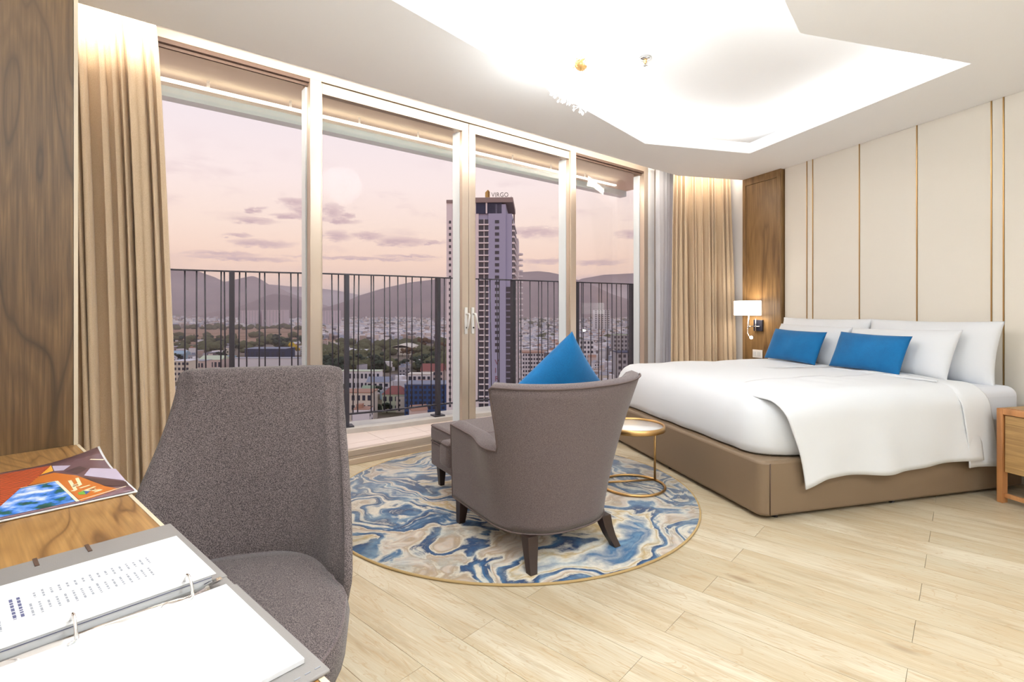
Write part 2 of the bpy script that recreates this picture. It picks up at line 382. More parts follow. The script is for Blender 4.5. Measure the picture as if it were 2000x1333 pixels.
vo = N(nt, 'ShaderNodeTexVoronoi', i_Scale=1.0); nt.links.new(pm((1.7, 5.2, 1)), vo.inputs['Vector'])
wn = N(nt, 'ShaderNodeTexWhiteNoise', noise_dimensions='3D'); nt.links.new(vo.outputs['Position'], wn.inputs['Vector'])
c0 = MIX(nt, oi.outputs['Random'], srgb(204, 195, 174), srgb(180, 168, 142))
c1 = MIX(nt, RAMP(nt, n1.outputs[0], [(.38, 0.0), (.64, .85)]), c0, srgb(180, 163, 134))
c1 = MIX(nt, RAMP(nt, n3.outputs[0], [(.52, 0.0), (.70, .65)]), c1, srgb(158, 138, 108))
rg = MA(nt, 'PINGPONG', MA(nt, 'MULTIPLY', n1.outputs[0], 13.0), .5)
c1 = MIX(nt, RAMP(nt, rg, [(0.0, .5), (.1, 0.0)]), c1, srgb(166, 136, 98))
c1 = MIX(nt, RAMP(nt, n2.outputs[0], [(.32, .5), (.5, 0.0)]), c1, srgb(176, 148, 110))
c1 = MIX(nt, RAMP(nt, n2.outputs[0], [(.56, 0.0), (.75, .5)]), c1, srgb(222, 212, 190))
kn = MA(nt, 'MULTIPLY', RAMP(nt, MA(nt, 'ADD', vo.outputs['Distance'], MA(nt, 'MULTIPLY', n3.outputs[0], .12)), [(.1, 1.0), (.2, 0.0)]), MA(nt, 'GREATER_THAN', wn.outputs[0], .66))
c1 = MIX(nt, MA(nt, 'MULTIPLY', kn, .75), c1, srgb(120, 88, 58))
nt.links.new(c1, b.inputs['Base Color']); b.inputs['Roughness'].default_value = .42; b.inputs['Specular IOR Level'].default_value = .35
bp = N(nt, 'ShaderNodeBump', i_Strength=.08, i_Distance=.002); nt.links.new(n2.outputs[0], bp.inputs['Height']); nt.links.new(bp.outputs[0], b.inputs['Normal'])
M['plank'] = m
# rug: marbled agate pattern
m, nt, b = mat('agate_rug'); tc = N(nt, 'ShaderNodeTexCoord')
mp = N(nt, 'ShaderNodeMapping'); mp.inputs['Location'].default_value = (3.1, 1.7, 0); nt.links.new(tc.outputs['Object'], mp.inputs[0])
wz = N(nt, 'ShaderNodeTexNoise', i_Scale=1.3, i_Detail=3.0, i_Roughness=.5); nt.links.new(mp.outputs[0], wz.inputs['Vector'])
wv = N(nt, 'ShaderNodeVectorMath', operation='MULTIPLY_ADD'); nt.links.new(wz.outputs['Color'], wv.inputs[0]); wv.inputs[1].default_value = (1.6, 1.6, 0); nt.links.new(mp.outputs[0], wv.inputs[2])
n1 = N(nt, 'ShaderNodeTexNoise', i_Scale=.72, i_Detail=9.0, i_Roughness=.53, i_Distortion=1.1); nt.links.new(wv.outputs[0], n1.inputs['Vector'])
n2 = N(nt, 'ShaderNodeTexNoise', i_Scale=34.0, i_Detail=4.0, i_Roughness=.7); nt.links.new(mp.outputs[0], n2.inputs['Vector'])
n3 = N(nt, 'ShaderNodeTexNoise', i_Scale=6.0, i_Detail=5.0, i_Roughness=.6); nt.links.new(mp.outputs[0], n3.inputs['Vector'])
val = MA(nt, 'ADD', n1.outputs[0], MA(nt, 'MULTIPLY', MA(nt, 'SUBTRACT', n2.outputs[0], .5), .02))
NAVY, BLUE, LBL, CRM, GLD, TAN, PINK = srgb(32, 54, 92), srgb(48, 92, 132), srgb(120, 158, 180), srgb(214, 206, 190), srgb(178, 152, 104), srgb(166, 144, 118), srgb(196, 180, 166)
stops = [(.0, LBL), (.26, LBL), (.32, BLUE), (.375, CRM), (.395, GLD), (.415, CRM), (.425, NAVY), (.455, BLUE), (.475, CRM), (.488, PINK), (.505, TAN), (.522, CRM), (.534, NAVY),
         (.556, BLUE), (.572, CRM), (.582, CRM), (.592, NAVY), (.612, BLUE), (.632, CRM), (.648, GLD), (.668, PINK), (.70, CRM), (.72, NAVY), (.75, LBL)]
c1 = RAMP(nt, val, stops)
c1 = MIX(nt, RAMP(nt, n3.outputs[0], [(.5, 0.0), (.75, .5)]), c1, srgb(176, 198, 208), 'MIX')
c1 = MIX(nt, RAMP(nt, n2.outputs[0], [(.3, .3), (.6, 0.0)]), c1, srgb(110, 120, 128))
nt.links.new(c1, b.inputs['Base Color']); b.inputs['Roughness'].default_value = .95; b.inputs['Sheen Weight'].default_value = .2
bp = N(nt, 'ShaderNodeBump', i_Strength=.3, i_Distance=.002); nt.links.new(n2.outputs[0], bp.inputs['Height']); nt.links.new(bp.outputs[0], b.inputs['Normal'])
M['rug'] = m
# ================================================================== ROOM SHELL
floor = struct(part('floor', MB().prism([(p.x, p.y) for p in ROOM], -.12, -.012), M['subfloor']))
def clip(poly, a, b):
    """keep the part of poly on the left of a->b"""
    out = []; n = len(poly); side = lambda p: (b.x-a.x)*(p.y-a.y)-(b.y-a.y)*(p.x-a.x)
    for i in range(n):
        p, q = poly[i], poly[(i+1) % n]; sp, sq = side(p), side(q)
        if sp >= 0: out.append(p)
        if (sp >= 0) != (sq >= 0): out.append(p+(q-p)*(sp/(sp-sq)))
    return out
PW, PL, GAP = .178, 1.22, .0007
full = None
for r in range(-4, 40):
    off = (r*.5 % 1)*PL + (.08 if r % 2 else 0) + .38
    for c in range(-6, 6):
        u0, v0 = c*PL+off, r*PW+.02
        poly = [uvp(u0+GAP, v0+GAP), uvp(u0+PL-GAP, v0+GAP), uvp(u0+PL-GAP, v0+PW-GAP), uvp(u0+GAP, v0+PW-GAP)]
        cl = poly
        for i in range(4):
            if cl: cl = clip(cl, ROOM[i], ROOM[(i+1) % 4])
        if len(cl) < 3: continue
        org = uvp(u0+PL/2, v0+PW/2); rz = ROT(U)
        loc = lambda q: Matrix.Rotation(-rz, 3, 'Z') @ (q-org)
        whole = all((p-q).length < 1e-6 for p, q in zip(cl, poly)) and len(cl) == 4
        if whole:
            if full is None: full = MB().prism([loc(p) for p in poly], -.012, 0).mesh('plank', M['plank'])
            me = full
        else:
            ar = sum(cl[i].x*cl[(i+1) % len(cl)].y-cl[(i+1) % len(cl)].x*cl[i].y for i in range(len(cl)))
            if abs(ar) < .004: continue
            me = MB().prism([loc(p) for p in cl], -.012, 0).mesh('plank', M['plank'])
        inst(me, 'plank', floor, org, (0, 0, rz))

def wall(name, a, b, z0, z1, out, th=.12, m=None, ext=.0):
    d = (b-a).normalized(); return struct(part(name, MB().obox(a-d*ext, d, out, (b-a).length+2*ext, th, z0, z1), m or M['plaster']))
wall('wall_left', K_LW, K_BL, -.12, 3.07, -V)
wall('wall_back', K_BL, K_RB, -.12, 3.07, U)
wr = wall('wall_right', K_RB, K_WR, -.12, 3.07, -HN)
# window wall: solid pieces beside and above the glazing
wall('wall_front', wpt(3.80), wpt(3.93), -.12, 3.07, WN, .16); wall('wall_front', wpt(4.66), K_WR, -.12, 3.07, WN, .16)
wall('wall_front', K_LW, wpt(-2.35), -.12, 3.07, WN, .16)
wall('trim_1', wpt(3.93), wpt(4.66), 2.965, 3.07, WN, .16); wall('trim_1', wpt(-2.35), wpt(3.80), 2.965, 3.07, WN, .16)

# lower ceiling with the tray opening, upper ceiling above it
sof = [uvp(UB, VL), K_RB, None, None, None, None]
pr = isect(SOF_B2, Vector((.96, .23, 0)), HP, HD)
pj = isect(SOF_A, WD, SOF_B2, Vector((.96, .23, 0)))
pl = isect(uvp(0, VL), U, SOF_A, WD)
outer = [K_BL, K_RB, pr, pj, pl]
def slab(name, outer, hole, z0, z1, m):
    mb = MB(); pts = [p.copy() for p in outer]+[p.copy() for p in hole]
    for p in pts: p.z = 0
    tri = tessellate_polygon([pts[:len(outer)], pts[len(outer):]])
    n = len(pts)
    vs = [(p.x, p.y, z0) for p in pts]+[(p.x, p.y, z1) for p in pts]
    fs = [tuple(t) for t in tri]+[tuple(i+n for i in reversed(t)) for t in tri]
    for lo, k in ((0, len(outer)), (len(outer), len(hole))):
        for i in range(k): a, b = lo+i, lo+(i+1) % k; fs.append((a, b, b+n, a+n))
    mb.add(vs, fs); return part(name, mb, m)
ceiling = struct(slab('ceiling', outer, HOLE, ZC, ZS, M['plaster2']))
struct(part('ceiling', MB().prism([(p.x, p.y) for p in (uvp(0, VL)+U*-4.3, K_BL, K_RB, K_WR, K_LW)][1:], ZU, ZU+.12), M['plaster']))
# added fill downlights in the lower ceiling behind the camera
for i, p in enumerate(FILL_DOWN):
    o = thing('downlight', ['round recessed downlight in the lower ceiling over the entrance side', 'round recessed downlight in the lower ceiling near the bed wall',
              'round recessed downlight in the lower ceiling above the desk'][i], 'light', (p.x, p.y, ZC))
    part('trim_ring', MB().lathe([(.045, .002), (.055, -.006), (.062, -.006), (.064, 0)], 24), M['white'], o)
    part('lamp_face', MB().lathe([(.0001, -.001), (.044, -.001)], 24), emis('downlight_face', (1, .95, .88), 5), o)

for i, p in enumerate(FILL_TORCH):
    o = thing('floor_lamp', ['slim white torchiere floor lamp on the entrance side, nearest the bed wall', 'slim white torchiere floor lamp behind the desk end, shining up at the ceiling'][i], 'lamp', p)
    part('base', MB().lathe([(.0001, 0), (.14, 0), (.14, .015), (.03, .03), (.012, .05)], 32), M['white'], o)
    part('pole', MB().tube([(0, 0, .03), (0, 0, 1.68)], .011, 10), M['white'], o)
    part('bowl', MB().lathe([(.012, 1.66), (.06, 1.68), (.13, 1.73), (.165, 1.79), (.16, 1.79), (.12, 1.735), (.05, 1.69), (.0001, 1.685)], 40), M['white'], o)
    part('bulb', MB().sphere((0, 0, 1.73), .03, 12), M['bulb'], o)

# ------------------------------------------------------------------ headboard wall: upholstered panels and brass strips
hz = ROT(-HD)
def hwall(Y):  # point on the wall plane by its depth
    return Vector((3.03+.311*(5.12-Y), Y, 0))
lx = -HD
def wslab(name, Ya, Yb, th, m, z0=.0, z1=ZC, bevel=.004):
    a, b = hwall(Ya), hwall(Yb); L = (b-a).length; ins = .0025
    o = part(name, MB().box(ins, L-ins, -th, 0, z0, z1), m, wr, bevel=bevel)
    o.location = a; o.rotation_euler = (0, 0, ROT(lx)); return o
edges = [5.452, 5.184, 5.118, 4.648, 4.175, 3.689, 3.620]
seq = [('p', 5.452, 5.184), ('p', 5.184, 5.118), ('p', 5.118, 4.648), ('p', 4.648, 4.175), ('p', 4.175, 3.689), ('p', 3.689, 3.620)]
y = 3.620
while y > K_RB.y+.3:
    for w_ in (.47, .47, .47, .068):
        y2 = max(y-w_, K_RB.y)
        if y-y2 > .01: seq.append(('p', y, y2))
        y = y2
for _, a, b in seq:
    # local +y of the slab points into the room
    o = wslab('panel', a, b, .03, M['panel'])
for ye in [s[1] for s in seq[1:]]:
    wslab('brass_strip', ye+.006, ye-.006, .034, M['brass'], bevel=0)

# ------------------------------------------------------------------ wood pilaster beside the headboard
pa, pb = Vector((2.67, 5.93, 0)), Vector((2.853, 5.44, 0)); pd = (pb-pa); PLW = pd.length; pd.normalize(); pn = Vector((-pd.y, pd.x, 0))
pil = thing('wood_pilaster', 'tall dark oak veneer pilaster between the right curtain and the upholstered wall', 'wall panel', pa, ROT(pd))
# local x along the face (far -> near), +y away from the room
part('carcass', MB().box(0, PLW, .012, .135, 0, ZC), M['wood_pilaster'], pil, bevel=.003)
fx = .045
part('face_panel', MB().box(fx+.004, PLW-fx-.004, .004, .014, 0, ZC-.085), M['wood_pilaster'], pil, bevel=.002)
part('stile', MB().box(0, fx, -.001, .013, 0, ZC), M['wood_pilaster'], pil, bevel=.002)
part('stile', MB().box(PLW-fx, PLW, -.001, .013, 0, ZC), M['wood_pilaster'], pil, bevel=.002)
part('rail', MB().box(fx, PLW-fx, -.001, .013, ZC-.08, ZC), M['wood_pilaster'], pil, bevel=.002)

# ------------------------------------------------------------------ window: fixed panes, mullions, two door leaves
rzW = ROT(WD)
def wthing(name, kind='structure'):
    o = link(bpy.data.objects.new(name, None)); o.location = WP; o.rotation_euler = (0, 0, rzW); o['kind'] = 'structure'; o.empty_display_size = .1; return o
w1 = wthing('window_1')
TL, TA, TB, TC, TR = -2.35, -.229, 1.142, 2.482, 3.72
TOP = 2.895
fr_ = part('frame', MB().box(TL, 3.80, 0, .16, 2.895, 2.966).box(TL, 3.80, -.005, .17, 0, .045).box(TR, 3.80, 0, .16, .045, 2.895).box(TL, TL+.06, 0, .16, .045, 2.895), M['alu'], w1, bevel=.003)
for t in (TA, TC): part('mullion', MB().box(t-.042, t+.042, -.004, .16, .045, 2.895), M['alu'], w1, bevel=.004)
for (a, b) in ((TL+.06, TA-.042), (TC+.042, TR)):
    part('gasket', MB().box(a, b, .004, .03, 2.868, 2.895).box(a, b, .036, .05, 2.85, 2.895), M['gasket'], w1, w=False)
    part('inner_frame', MB().box(a, b, .03, .12, .045, .088).box(a, a+.025, .03, .13, .088, 2.868), M['alu'], w1, bevel=.002)
    part('outer_frame', MB().box(b-.012, b, .066, .15, .088, 2.85), M['outer'], w1)
    part('pane', MB().box(a+.02, b-.02, .055, .063, .085, 2.872), M['glass'], w1)
w2 = wthing('window_2')
part('frame', MB().box(3.93, 4.66, 0, .16, 2.895, 2.966).box(3.93, 4.66, -.005, .17, 0, .045).box(3.93, 3.98, 0, .16, .045, 2.895).box(4.61, 4.66, 0, .16, .045, 2.895), M['alu'], w2, bevel=.003)
part('pane', MB().box(3.97, 4.62, .055, .063, .04, 2.9), M['glass'], w2)
part('threshold', MB().box(TA+.037, TC-.037, .01, .15, .045, .06), M['alu'], w1)
def leaf(name, a, b, hs):
    d = wthing(name); sw = .07; so = .012; sa, sb = (sw, so) if hs else (so, sw)
    mb = MB().box(a, a+sa, .012, .075, .062, 2.888).box(b-sb, b, .012, .075, .062, 2.888).box(a+sa, b-sb, .012, .075, 2.81, 2.888).box(a+sa, b-sb, .012, .075, .062, .11)
    part('frame', mb, M['alu'], d, bevel=.003)
    part('outer_frame', MB().box(b-sb-.003, b-sb+.03, .056, .165, .08, 2.82), M['outer'], d)
    part('pane', MB().box(a+sa-.005, b-sb+.005, .045, .053, .105, 2.815), M['glass'], d)
    hx = a+.035 if hs else b-.035
    h = part('handle', MB().box(hx-.014, hx+.014, -.002, .012, .98, 1.22), M['white'], d, bevel=.003)
    part('lever', MB().tube([(hx, .0, 1.16), (hx, -.045, 1.16), (hx+(-.004 if hs else .004), -.05, 1.15), (hx+(.03 if hs else -.02), -.052, 1.03)], [.009, .009, .009, .008], 8), M['white'], h)
    part('lock_cylinder', MB().lathe([(.0001, 0), (.008, 0), (.008, .012), (.0001, .012)], 12, (hx, -.010, 1.03)), M['black'], h)
    return d
leaf('door_1', TA+.040, TB-.002, False); leaf('door_2', TB+.002, TC-.040, True)

# ------------------------------------------------------------------ tall veneer panel and desk
UP = -2.222
cab = thing('veneer_side_panel', 'tall walnut veneer panel standing at the far end of the desk, beside the left curtain', 'wall panel', uvp(UP, VL), ROT(V))
# local x = v from the left wall, local y = +u mirrored: ROT(V)+90deg points to -U
part('panel_face', MB().box(.004, .582, 0, .04, 0, ZC-.003), M['wood_panel'], cab, bevel=.001)
part('edge_band', MB().box(.583, .594, .0, .05, 0, ZC-.003), M['band'], cab)
desk = thing('desk', 'oak veneer writing desk with pale front edge, under the binder and magazine', 'desk', uvp(UP+.004, VL), ROT(U))
DL, DW, DZ = 1.648, .596, .75
part('desktop', MB().box(0, DL, .004, DW-.008, DZ-.04, DZ), M['wood_desk'], desk, bevel=.001)
part('edge_band', MB().box(0, DL, DW-.0075, DW, DZ-.04, DZ), M['band'], desk)
part('end_panel', MB().box(DL-.04, DL, .02, DW-.03, 0, DZ-.042), M['wood_desk'], desk)
part('drawer_box', MB().box(.02, .55, .02, DW-.06, DZ-.16, DZ-.042), M['wood_desk'], desk)

# ------------------------------------------------------------------ magazine on the desk
bro = thing('magazine', 'glossy photo brochure with a pool and orange floor on its cover, lying on the desk', 'magazine', uvp(-1.735, .175, DZ), ROT(U))
# local x = u (+ toward the camera end), y = v
X0, X1, Y0, Y1 = -.225, .215, -.17, .152
def lift(x, y):  # far corner of the cover curls up a little
    k = max(0, (-x-.0)/.22)*max(0, (y+.02)/.17); return .030*k*k
def sheet(mb, x0, x1, y0, y1, z, nx=10, ny=10):
    return mb.grid(lambda i, j: (x0+(x1-x0)*i, y0+(y1-y0)*j, z+lift(x0+(x1-x0)*i, y0+(y1-y0)*j)), nx, ny)
for k, (z, sh) in enumerate(((.0035, 0), (.0075, .006))):
    o = part('page_block' if k == 0 else 'cover', sheet(MB(), X0+sh, X1-sh*.3, Y0, Y1-sh, z), M['paper'] if k == 0 else plain('cover_print_purple', srgb(108, 78, 84), .3), bro, solid=.0035 if k == 0 else .0016)
    if k == 1: cover = o
def flat(name, c, polys, z=.0088, rough=.3, parent=None):
    mb = MB()
    for p in polys:
        n = len(p); mb.add([(x, y, z+lift(x, y)) for x, y in p], [tuple(range(n))])
    me = mb.mesh(name, c if not isinstance(c, tuple) else plain(name, c, rough)); bm = bmesh.new(); bm.from_mesh(me)
    for f in bm.faces:
        if f.normal.z < 0: f.normal_flip()
    bm.to_mesh(me); bm.free()
    return link(bpy.data.objects.new(name, me), parent or cover)
def MP(px, py):  # cover position as seen in the photograph -> local
    k = (EYE-DZ-.008)/(py-605)*1000; P_ = Vector(((px-1000)/1000*k, k, 0)) - uvp(-1.735, .175)
    return (P_.dot(U), P_.dot(V))
m, nt, b = mat('pool_print'); tc = N(nt, 'ShaderNodeTexCoord'); nz = N(nt, 'ShaderNodeTexNoise', i_Scale=26.0, i_Detail=4.0); nt.links.new(tc.outputs['Object'], nz.inputs['Vector'])
nt.links.new(RAMP(nt, nz.outputs[0], [(.3, srgb(18, 60, 58)), (.42, srgb(30, 96, 84)), (.47, srgb(40, 110, 200)), (.56, srgb(110, 160, 235)), (.68, srgb(230, 238, 250))]), b.inputs['Base Color']); b.inputs['Roughness'].default_value = .3
m2, nt, b = mat('orange_seat_print'); tc = N(nt, 'ShaderNodeTexCoord'); nz = N(nt, 'ShaderNodeTexWave', i_Scale=22.0, i_Distortion=3.0); nt.links.new(tc.outputs['Object'], nz.inputs['Vector'])
nt.links.new(RAMP(nt, nz.outputs[1], [(.3, srgb(92, 38, 26)), (.7, srgb(222, 96, 48))]), b.inputs['Base Color']); b.inputs['Roughness'].default_value = .3
flat('seating_print', m2, [[MP(*p) for p in ((-40, 945), (0, 928), (100, 912), (52, 952), (0, 1004), (-40, 1040))]])
flat('yellow_print', srgb(232, 168, 58), [[MP(*p) for p in ((56, 920), (100, 912), (104, 922), (60, 934))]], .0089)
flat('floor_print', srgb(196, 110, 40), [[MP(*p) for p in ((58, 936), (106, 925), (150, 930), (206, 951), (232, 956), (158, 981), (112, 940), (50, 950))]], .0089)
flat('pool_picture', m, [[MP(*p) for p in ((40, 955), (110, 941), (150, 980), (0, 1012), (-30, 1018))]], .0090)
flat('window_print', srgb(196, 184, 206), [[MP(*p) for p in ((164, 930), (176, 917), (226, 917), (246, 940))], [MP(*p) for p in ((102, 913), (138, 913), (124, 921), (106, 922))]], .0089)
flat('dark_beam_print', srgb(74, 50, 56), [[MP(*p) for p in ((126, 923), (156, 914), (170, 918), (150, 928))], [MP(*p) for p in ((160, 933), (246, 942), (252, 950), (206, 951))]], .0091)
def stroke(a, b, w):
    a, b = Vector(MP(*a)), Vector(MP(*b)); d = (b-a).normalized(); n = Vector((-d.y, d.x))*w; return [tuple(a-n), tuple(b-n), tuple(b+n), tuple(a+n)]
FLM = plain('frame_line', srgb(246, 232, 206), .3)
L = [((136, 940), (148, 959)), ((143, 949), (157, 945)), ((150, 935), (157, 949)), ((141, 952), (157, 950)), ((156, 955), (175, 949)), ((161, 961), (186, 952)), ((161, 961), (185, 957)), ((170, 961), (187, 956)),
     ((184, 963), (199, 958)), ((180, 960), (196, 958)), ((140, 960), (148, 960))]
flat('cover_letters', srgb(250, 232, 190), [stroke(a, b, .0035) for a, b in L], .0093)
for q in (((110, 941), (152, 981), .003), ((40, 955), (110, 941), .002), ((150, 980), (246, 951), .002), ((176, 905), (203, 905), .003)): flat('frame_line', FLM, [stroke(*q)], .0092)
flat('emblem', srgb(110, 168, 62), [[MP(*p) for p in ((152, 964), (164, 960), (168, 967), (154, 968))]], .0094)
flat('emblem_blue', srgb(40, 90, 150), [[MP(*p) for p in ((164, 961), (176, 961), (168, 968))]], .0095)

# ------------------------------------------------------------------ open ring binder on the desk
bnd = thing('ring_binder', 'open grey leatherette ring binder with white pages, lying at the near end of the desk', 'binder', uvp(-.907, .165, DZ), ROT(U))
yv = .159  # half width along v
part('back_cover', MB().box(-.335, -.020, -yv, yv, 0, .004), M['greyleather'], bnd, bevel=.0015)
part('front_cover', MB().box(.020, .318, -yv, yv, 0, .005), M['greyleather'], bnd, bevel=.002)
part('spine', MB().box(-.019, .019, -yv, yv-.002, .0, .003), M['greyleather'], bnd, bevel=.001)
st = MB()
for k in range(24): st.box(.304, .3055, -yv+.01+k*.0128, -yv+.017+k*.0128, .005, .0058)
o = part('stitching', st, M['ink'], bnd, w=False); o['kind'] = 'stuff'
part('strap', MB().box(-.338, -.30, .02, .026, .004, .0055), M['gasket'], bnd); part('strap', MB().box(-.338, -.30, -.052, -.046, .004, .0055), M['gasket'], bnd)
pages = part('page_stack', MB().box(-.213, -.008, -.155, .131, .005, .020), M['paper'], bnd, bevel=.0005)
part('page_gap', MB().box(-.0085, -.0072, -.155, .131, .0155, .0163), M['inkb'], pages)
part('clear_sleeve', MB().box(-.214, -.006, -.155, .137, .0202, .0207), M['paper'], bnd)
p2 = part('page', MB().box(.023, .285, -.155, .142, .0055, .012), M['paper'], bnd, bevel=.0005)
part('ring_plate', MB().grid(lambda i, j: (-.007+.026*i, -.15+.272*j, .004+.007*math.sin(PI*i)), 9, 2), M['chrome'], bnd, solid=.001)
part('release_lever', MB().hexa([(-.004, .118, .008), (.006, .118, .008), (.008, .142, .012), (-.002, .142, .012), (-.004, .118, .012), (.006, .118, .012), (.008, .142, .015), (-.002, .142, .015)]), M['chrome'], bnd)
for yy in (.095, -.042, -.125):
    part('ring', MB().tube([(-.020+.022*(1-math.cos(t))*.98, yy, .008+.028*math.sin(t)) for t in [PI*k/12 for k in range(13)]], .0022, 8), M['chrome'], bnd)
    part('ring_end', MB().tube([(.023, yy, .010), (.03, yy-.003, .014), (.033, yy-.01, .013)], .002, 6), M['chrome'], bnd)
rnd = random.Random(4)
def lines(name, x0, x1, ys, z, m, parent, th=.0011, jit=.35, x_off=0):
    mb = MB()
    for yy in ys:
        ln = (x1-x0)*(1-jit*rnd.random()); cxx = (x0+x1)/2 if jit > .1 else x0+ln/2; x = cxx-ln/2
        while x < cxx+ln/2-.002:
            w_ = rnd.uniform(.004, .012); mb.add([(x, yy-th, z), (min(x+w_, cxx+ln/2), yy-th, z), (min(x+w_, cxx+ln/2), yy+th, z), (x, yy+th, z)], [(0, 1, 2, 3)]); x += w_+.0022
    o = part(name, mb, m, parent, w=False); return o
lines('printed_text', -.155, -.125, [.075-k*.0095 for k in range(16)], .0209, M['ink'], pages, .0014)
lines('printed_text', -.115, -.07, [.068-k*.0095 for k in range(16)], .0209, M['ink'], pages, .0014)
lines('printed_heading', -.15, -.07, [-.085, -.093], .0209, M['inkb'], pages, .0019, .1)
lines('printed_text', -.17, -.05, [-.108-k*.007 for k in range(6)], .0209, M['ink'], pages, .0011, .05)
pale = plain('pale_ink', srgb(186, 187, 190), .8)
lines('printed_text', .06, .16, [.07-k*.008 for k in range(8)], .0122, pale, p2, .0012, .1)
lines('printed_text', .08, .20, [.0-k*.008 for k in range(7)], .0122, pale, p2, .0012, .1)
lines('printed_text', .06, .2, [-.07-k*.008 for k in range(8)], .0122, pale, p2, .0012, .1)

# ------------------------------------------------------------------ desk chair
f_c = Vector((.26, -.965, 0)).normalized(); CC = Vector((-.735, 1.36, 0))
dch = thing('desk_chair', 'grey tweed upholstered desk chair with a tall wrapping back, pulled up to the desk', 'chair', CC, ROT(f_c)-PI/2)
# local: +y = forward of the sitter, x to the sitter's left
def lerp(a, b, t): return a+(b-a)*t
def smooth(t): t = max(0, min(1, t)); return t*t*(3-2*t)
ZT, ZB, ZSEAT = 1.010, .385, .475
def chair_shell(q, z, th=0.0):
    """q in [-1,1] round the back, z height; th pushes to the inner face"""
    k = (z-ZSEAT)/(ZT-ZSEAT)                      # 0 at seat, 1 at top
    kk = max(-.3, k)
    hw = lerp(.300, .252, smooth(kk)) if k >= 0 else .30+.10*k
    back = lerp(-.235, -.385, kk) if k >= 0 else -.235-.06*k
    wrap = lerp(.30, .02, smooth(min(1, kk*1.12))**.72) if k >= 0 else .30+.1*k
    a = abs(q); e = lerp(2.0, 3.6, smooth(k)); th *= 1-.6*smooth((a-.72)/.28)
    # superellipse half: x from 0 to hw, y from back to back+wrap
    t = a*PI/2; x = (hw-th)*math.sin(t)**(2/e); yy = back+th*.9+(wrap)*(1-max(0, math.cos(t))**(2/e))
    return Vector((math.copysign(x, q), yy, z))
def shellmesh(n, zs, shell, th, topf):
    """closed thick shell: outer rows up, rim, inner rows down"""
    def fn(i, j): pass
    mb = MB(); rows = [(z, 0) for z in zs]
    rim = [(zs[-1]+.016, th*.18), (zs[-1]+.022, th*.5), (zs[-1]+.016, th*.82)]
    rows += rim + [(z, th) for z in reversed(zs)]
    nq = n; nr = len(rows); vs = []
    for i in range(nq):
        q = -1+2*i/(nq-1)
        for (z, t) in rows: vs.append(shell(q, min(z, 9), t) + Vector((0, 0, topf(q, z))))
    fs = []
    for i in range(nq-1):
        for j in range(nr): fs.append((i*nr+j, (i+1)*nr+j, (i+1)*nr+(j+1) % nr, i*nr+(j+1) % nr))
    # rounded fronts of the wings
    for j in range((nr-1)//2):
        k = nr-1-j; o_ = (nq-1)*nr
        if k-j > 2: fs += [(j, j+1, k-1, k), (o_+j, o_+k, o_+k-1, o_+j+1)]
        elif k-j == 2: fs += [(j, j+1, k), (o_+j, o_+k, o_+j+1)]
    mb.add(vs, fs, True); return mb
zs = [ZB+(ZT-ZB-.022)*k/22 for k in range(23)]
part('backrest', shellmesh(41, zs, chair_shell, .05, lambda q, z: -.02*max(0, (z-.9)/.13)*abs(q)**6), M['tweed'], dch)
def seat_pt(i, j):
    return None
sp = []
for k in range(48):
    t = 2*PI*k/48; c, s_ = math.cos(t), math.sin(t)
    x = math.copysign(abs(c)**.55, c)*.262; yv_ = math.copysign(abs(s_)**(.55 if s_ > 0 else .9), s_); y = .345*yv_+.13 if s_ > 0 else .32*yv_+.13
    x *= 1+.13*smooth((y-.02)/.10)-.05*smooth((y-.25)/.2)
    sp.append((x, y))
mbs = MB(); prof = [(.90, .36), (.985, .39), (1.0, .43), (.985, .455), (.955, .470), (.80, .480), (.45, .484), (.02, .485)]
mbs.add([(px*r, (py-.13)*r+.13, z) for (px, py) in sp for (r, z) in prof], [(k*len(prof)+j, ((k+1) % 48)*len(prof)+j, ((k+1) % 48)*len(prof)+j+1, k*len(prof)+j+1) for k in range(48) for j in range(len(prof)-1)], True)
seat = part('seat', mbs, M['tweed'], dch)
part('seam', MB().tube([(px*.965, (py-.13)*.965+.13, .466) for px, py in sp], .0045, 6, True), M['taupe'], seat)
part('seat_pan', MB().prism([(x*.88, (y-.13)*.88+.13) for x, y in sp], .325, .365), M['leg'], dch)
for sx_ in (-1, 1):
    for (y0, y1) in ((.34, .40), (-.08, -.16)):
        part('leg', MB().tube([(sx_*.20, y0, .33), (sx_*.235, y1, 0)], [.02, .012], 10), M['leg'], dch)
# ================================================================== BED
BW, BL = 2.05, 2.075
rzB = ROT(E1)
bd = thing('bed', 'wide bed with a tan leather base and white mattress standing against the upholstered wall', 'bed', BC, rzB)
def rrect(x0, x1, y0, y1, r, n=8, corners=(1, 1, 1, 1)):
    pts = []
    for (cx, cy_, a0, on) in ((x0+r, y0+r, PI, corners[0]), (x1-r, y0+r, 1.5*PI, corners[1]), (x1-r, y1-r, 0, corners[2]), (x0+r, y1-r, .5*PI, corners[3])):
        if on:
            for k in range(n+1): t = a0+.5*PI*k/n; pts.append((cx+r*math.cos(t), cy_+r*math.sin(t)))
        else: pts.append((x0 if cx < (x0+x1)/2 else x1, y0 if cy_ < (y0+y1)/2 else y1))
    return pts
ZBASE = .336
part('base', MB().prism(rrect(0, BL, 0, BW, .06, 8, (1, 0, 0, 1)), .022, ZBASE, True), M['leather'], bd, bevel=.018, seg=3)
part('base_seam', MB().tube([(.055, -.0015, .03), (.055, -.0015, ZBASE-.012)], .0028, 6), M['gasket'], bd)
part('plinth', MB().box(.08, BL, .08, BW-.08, 0, .022), M['black'], bd)
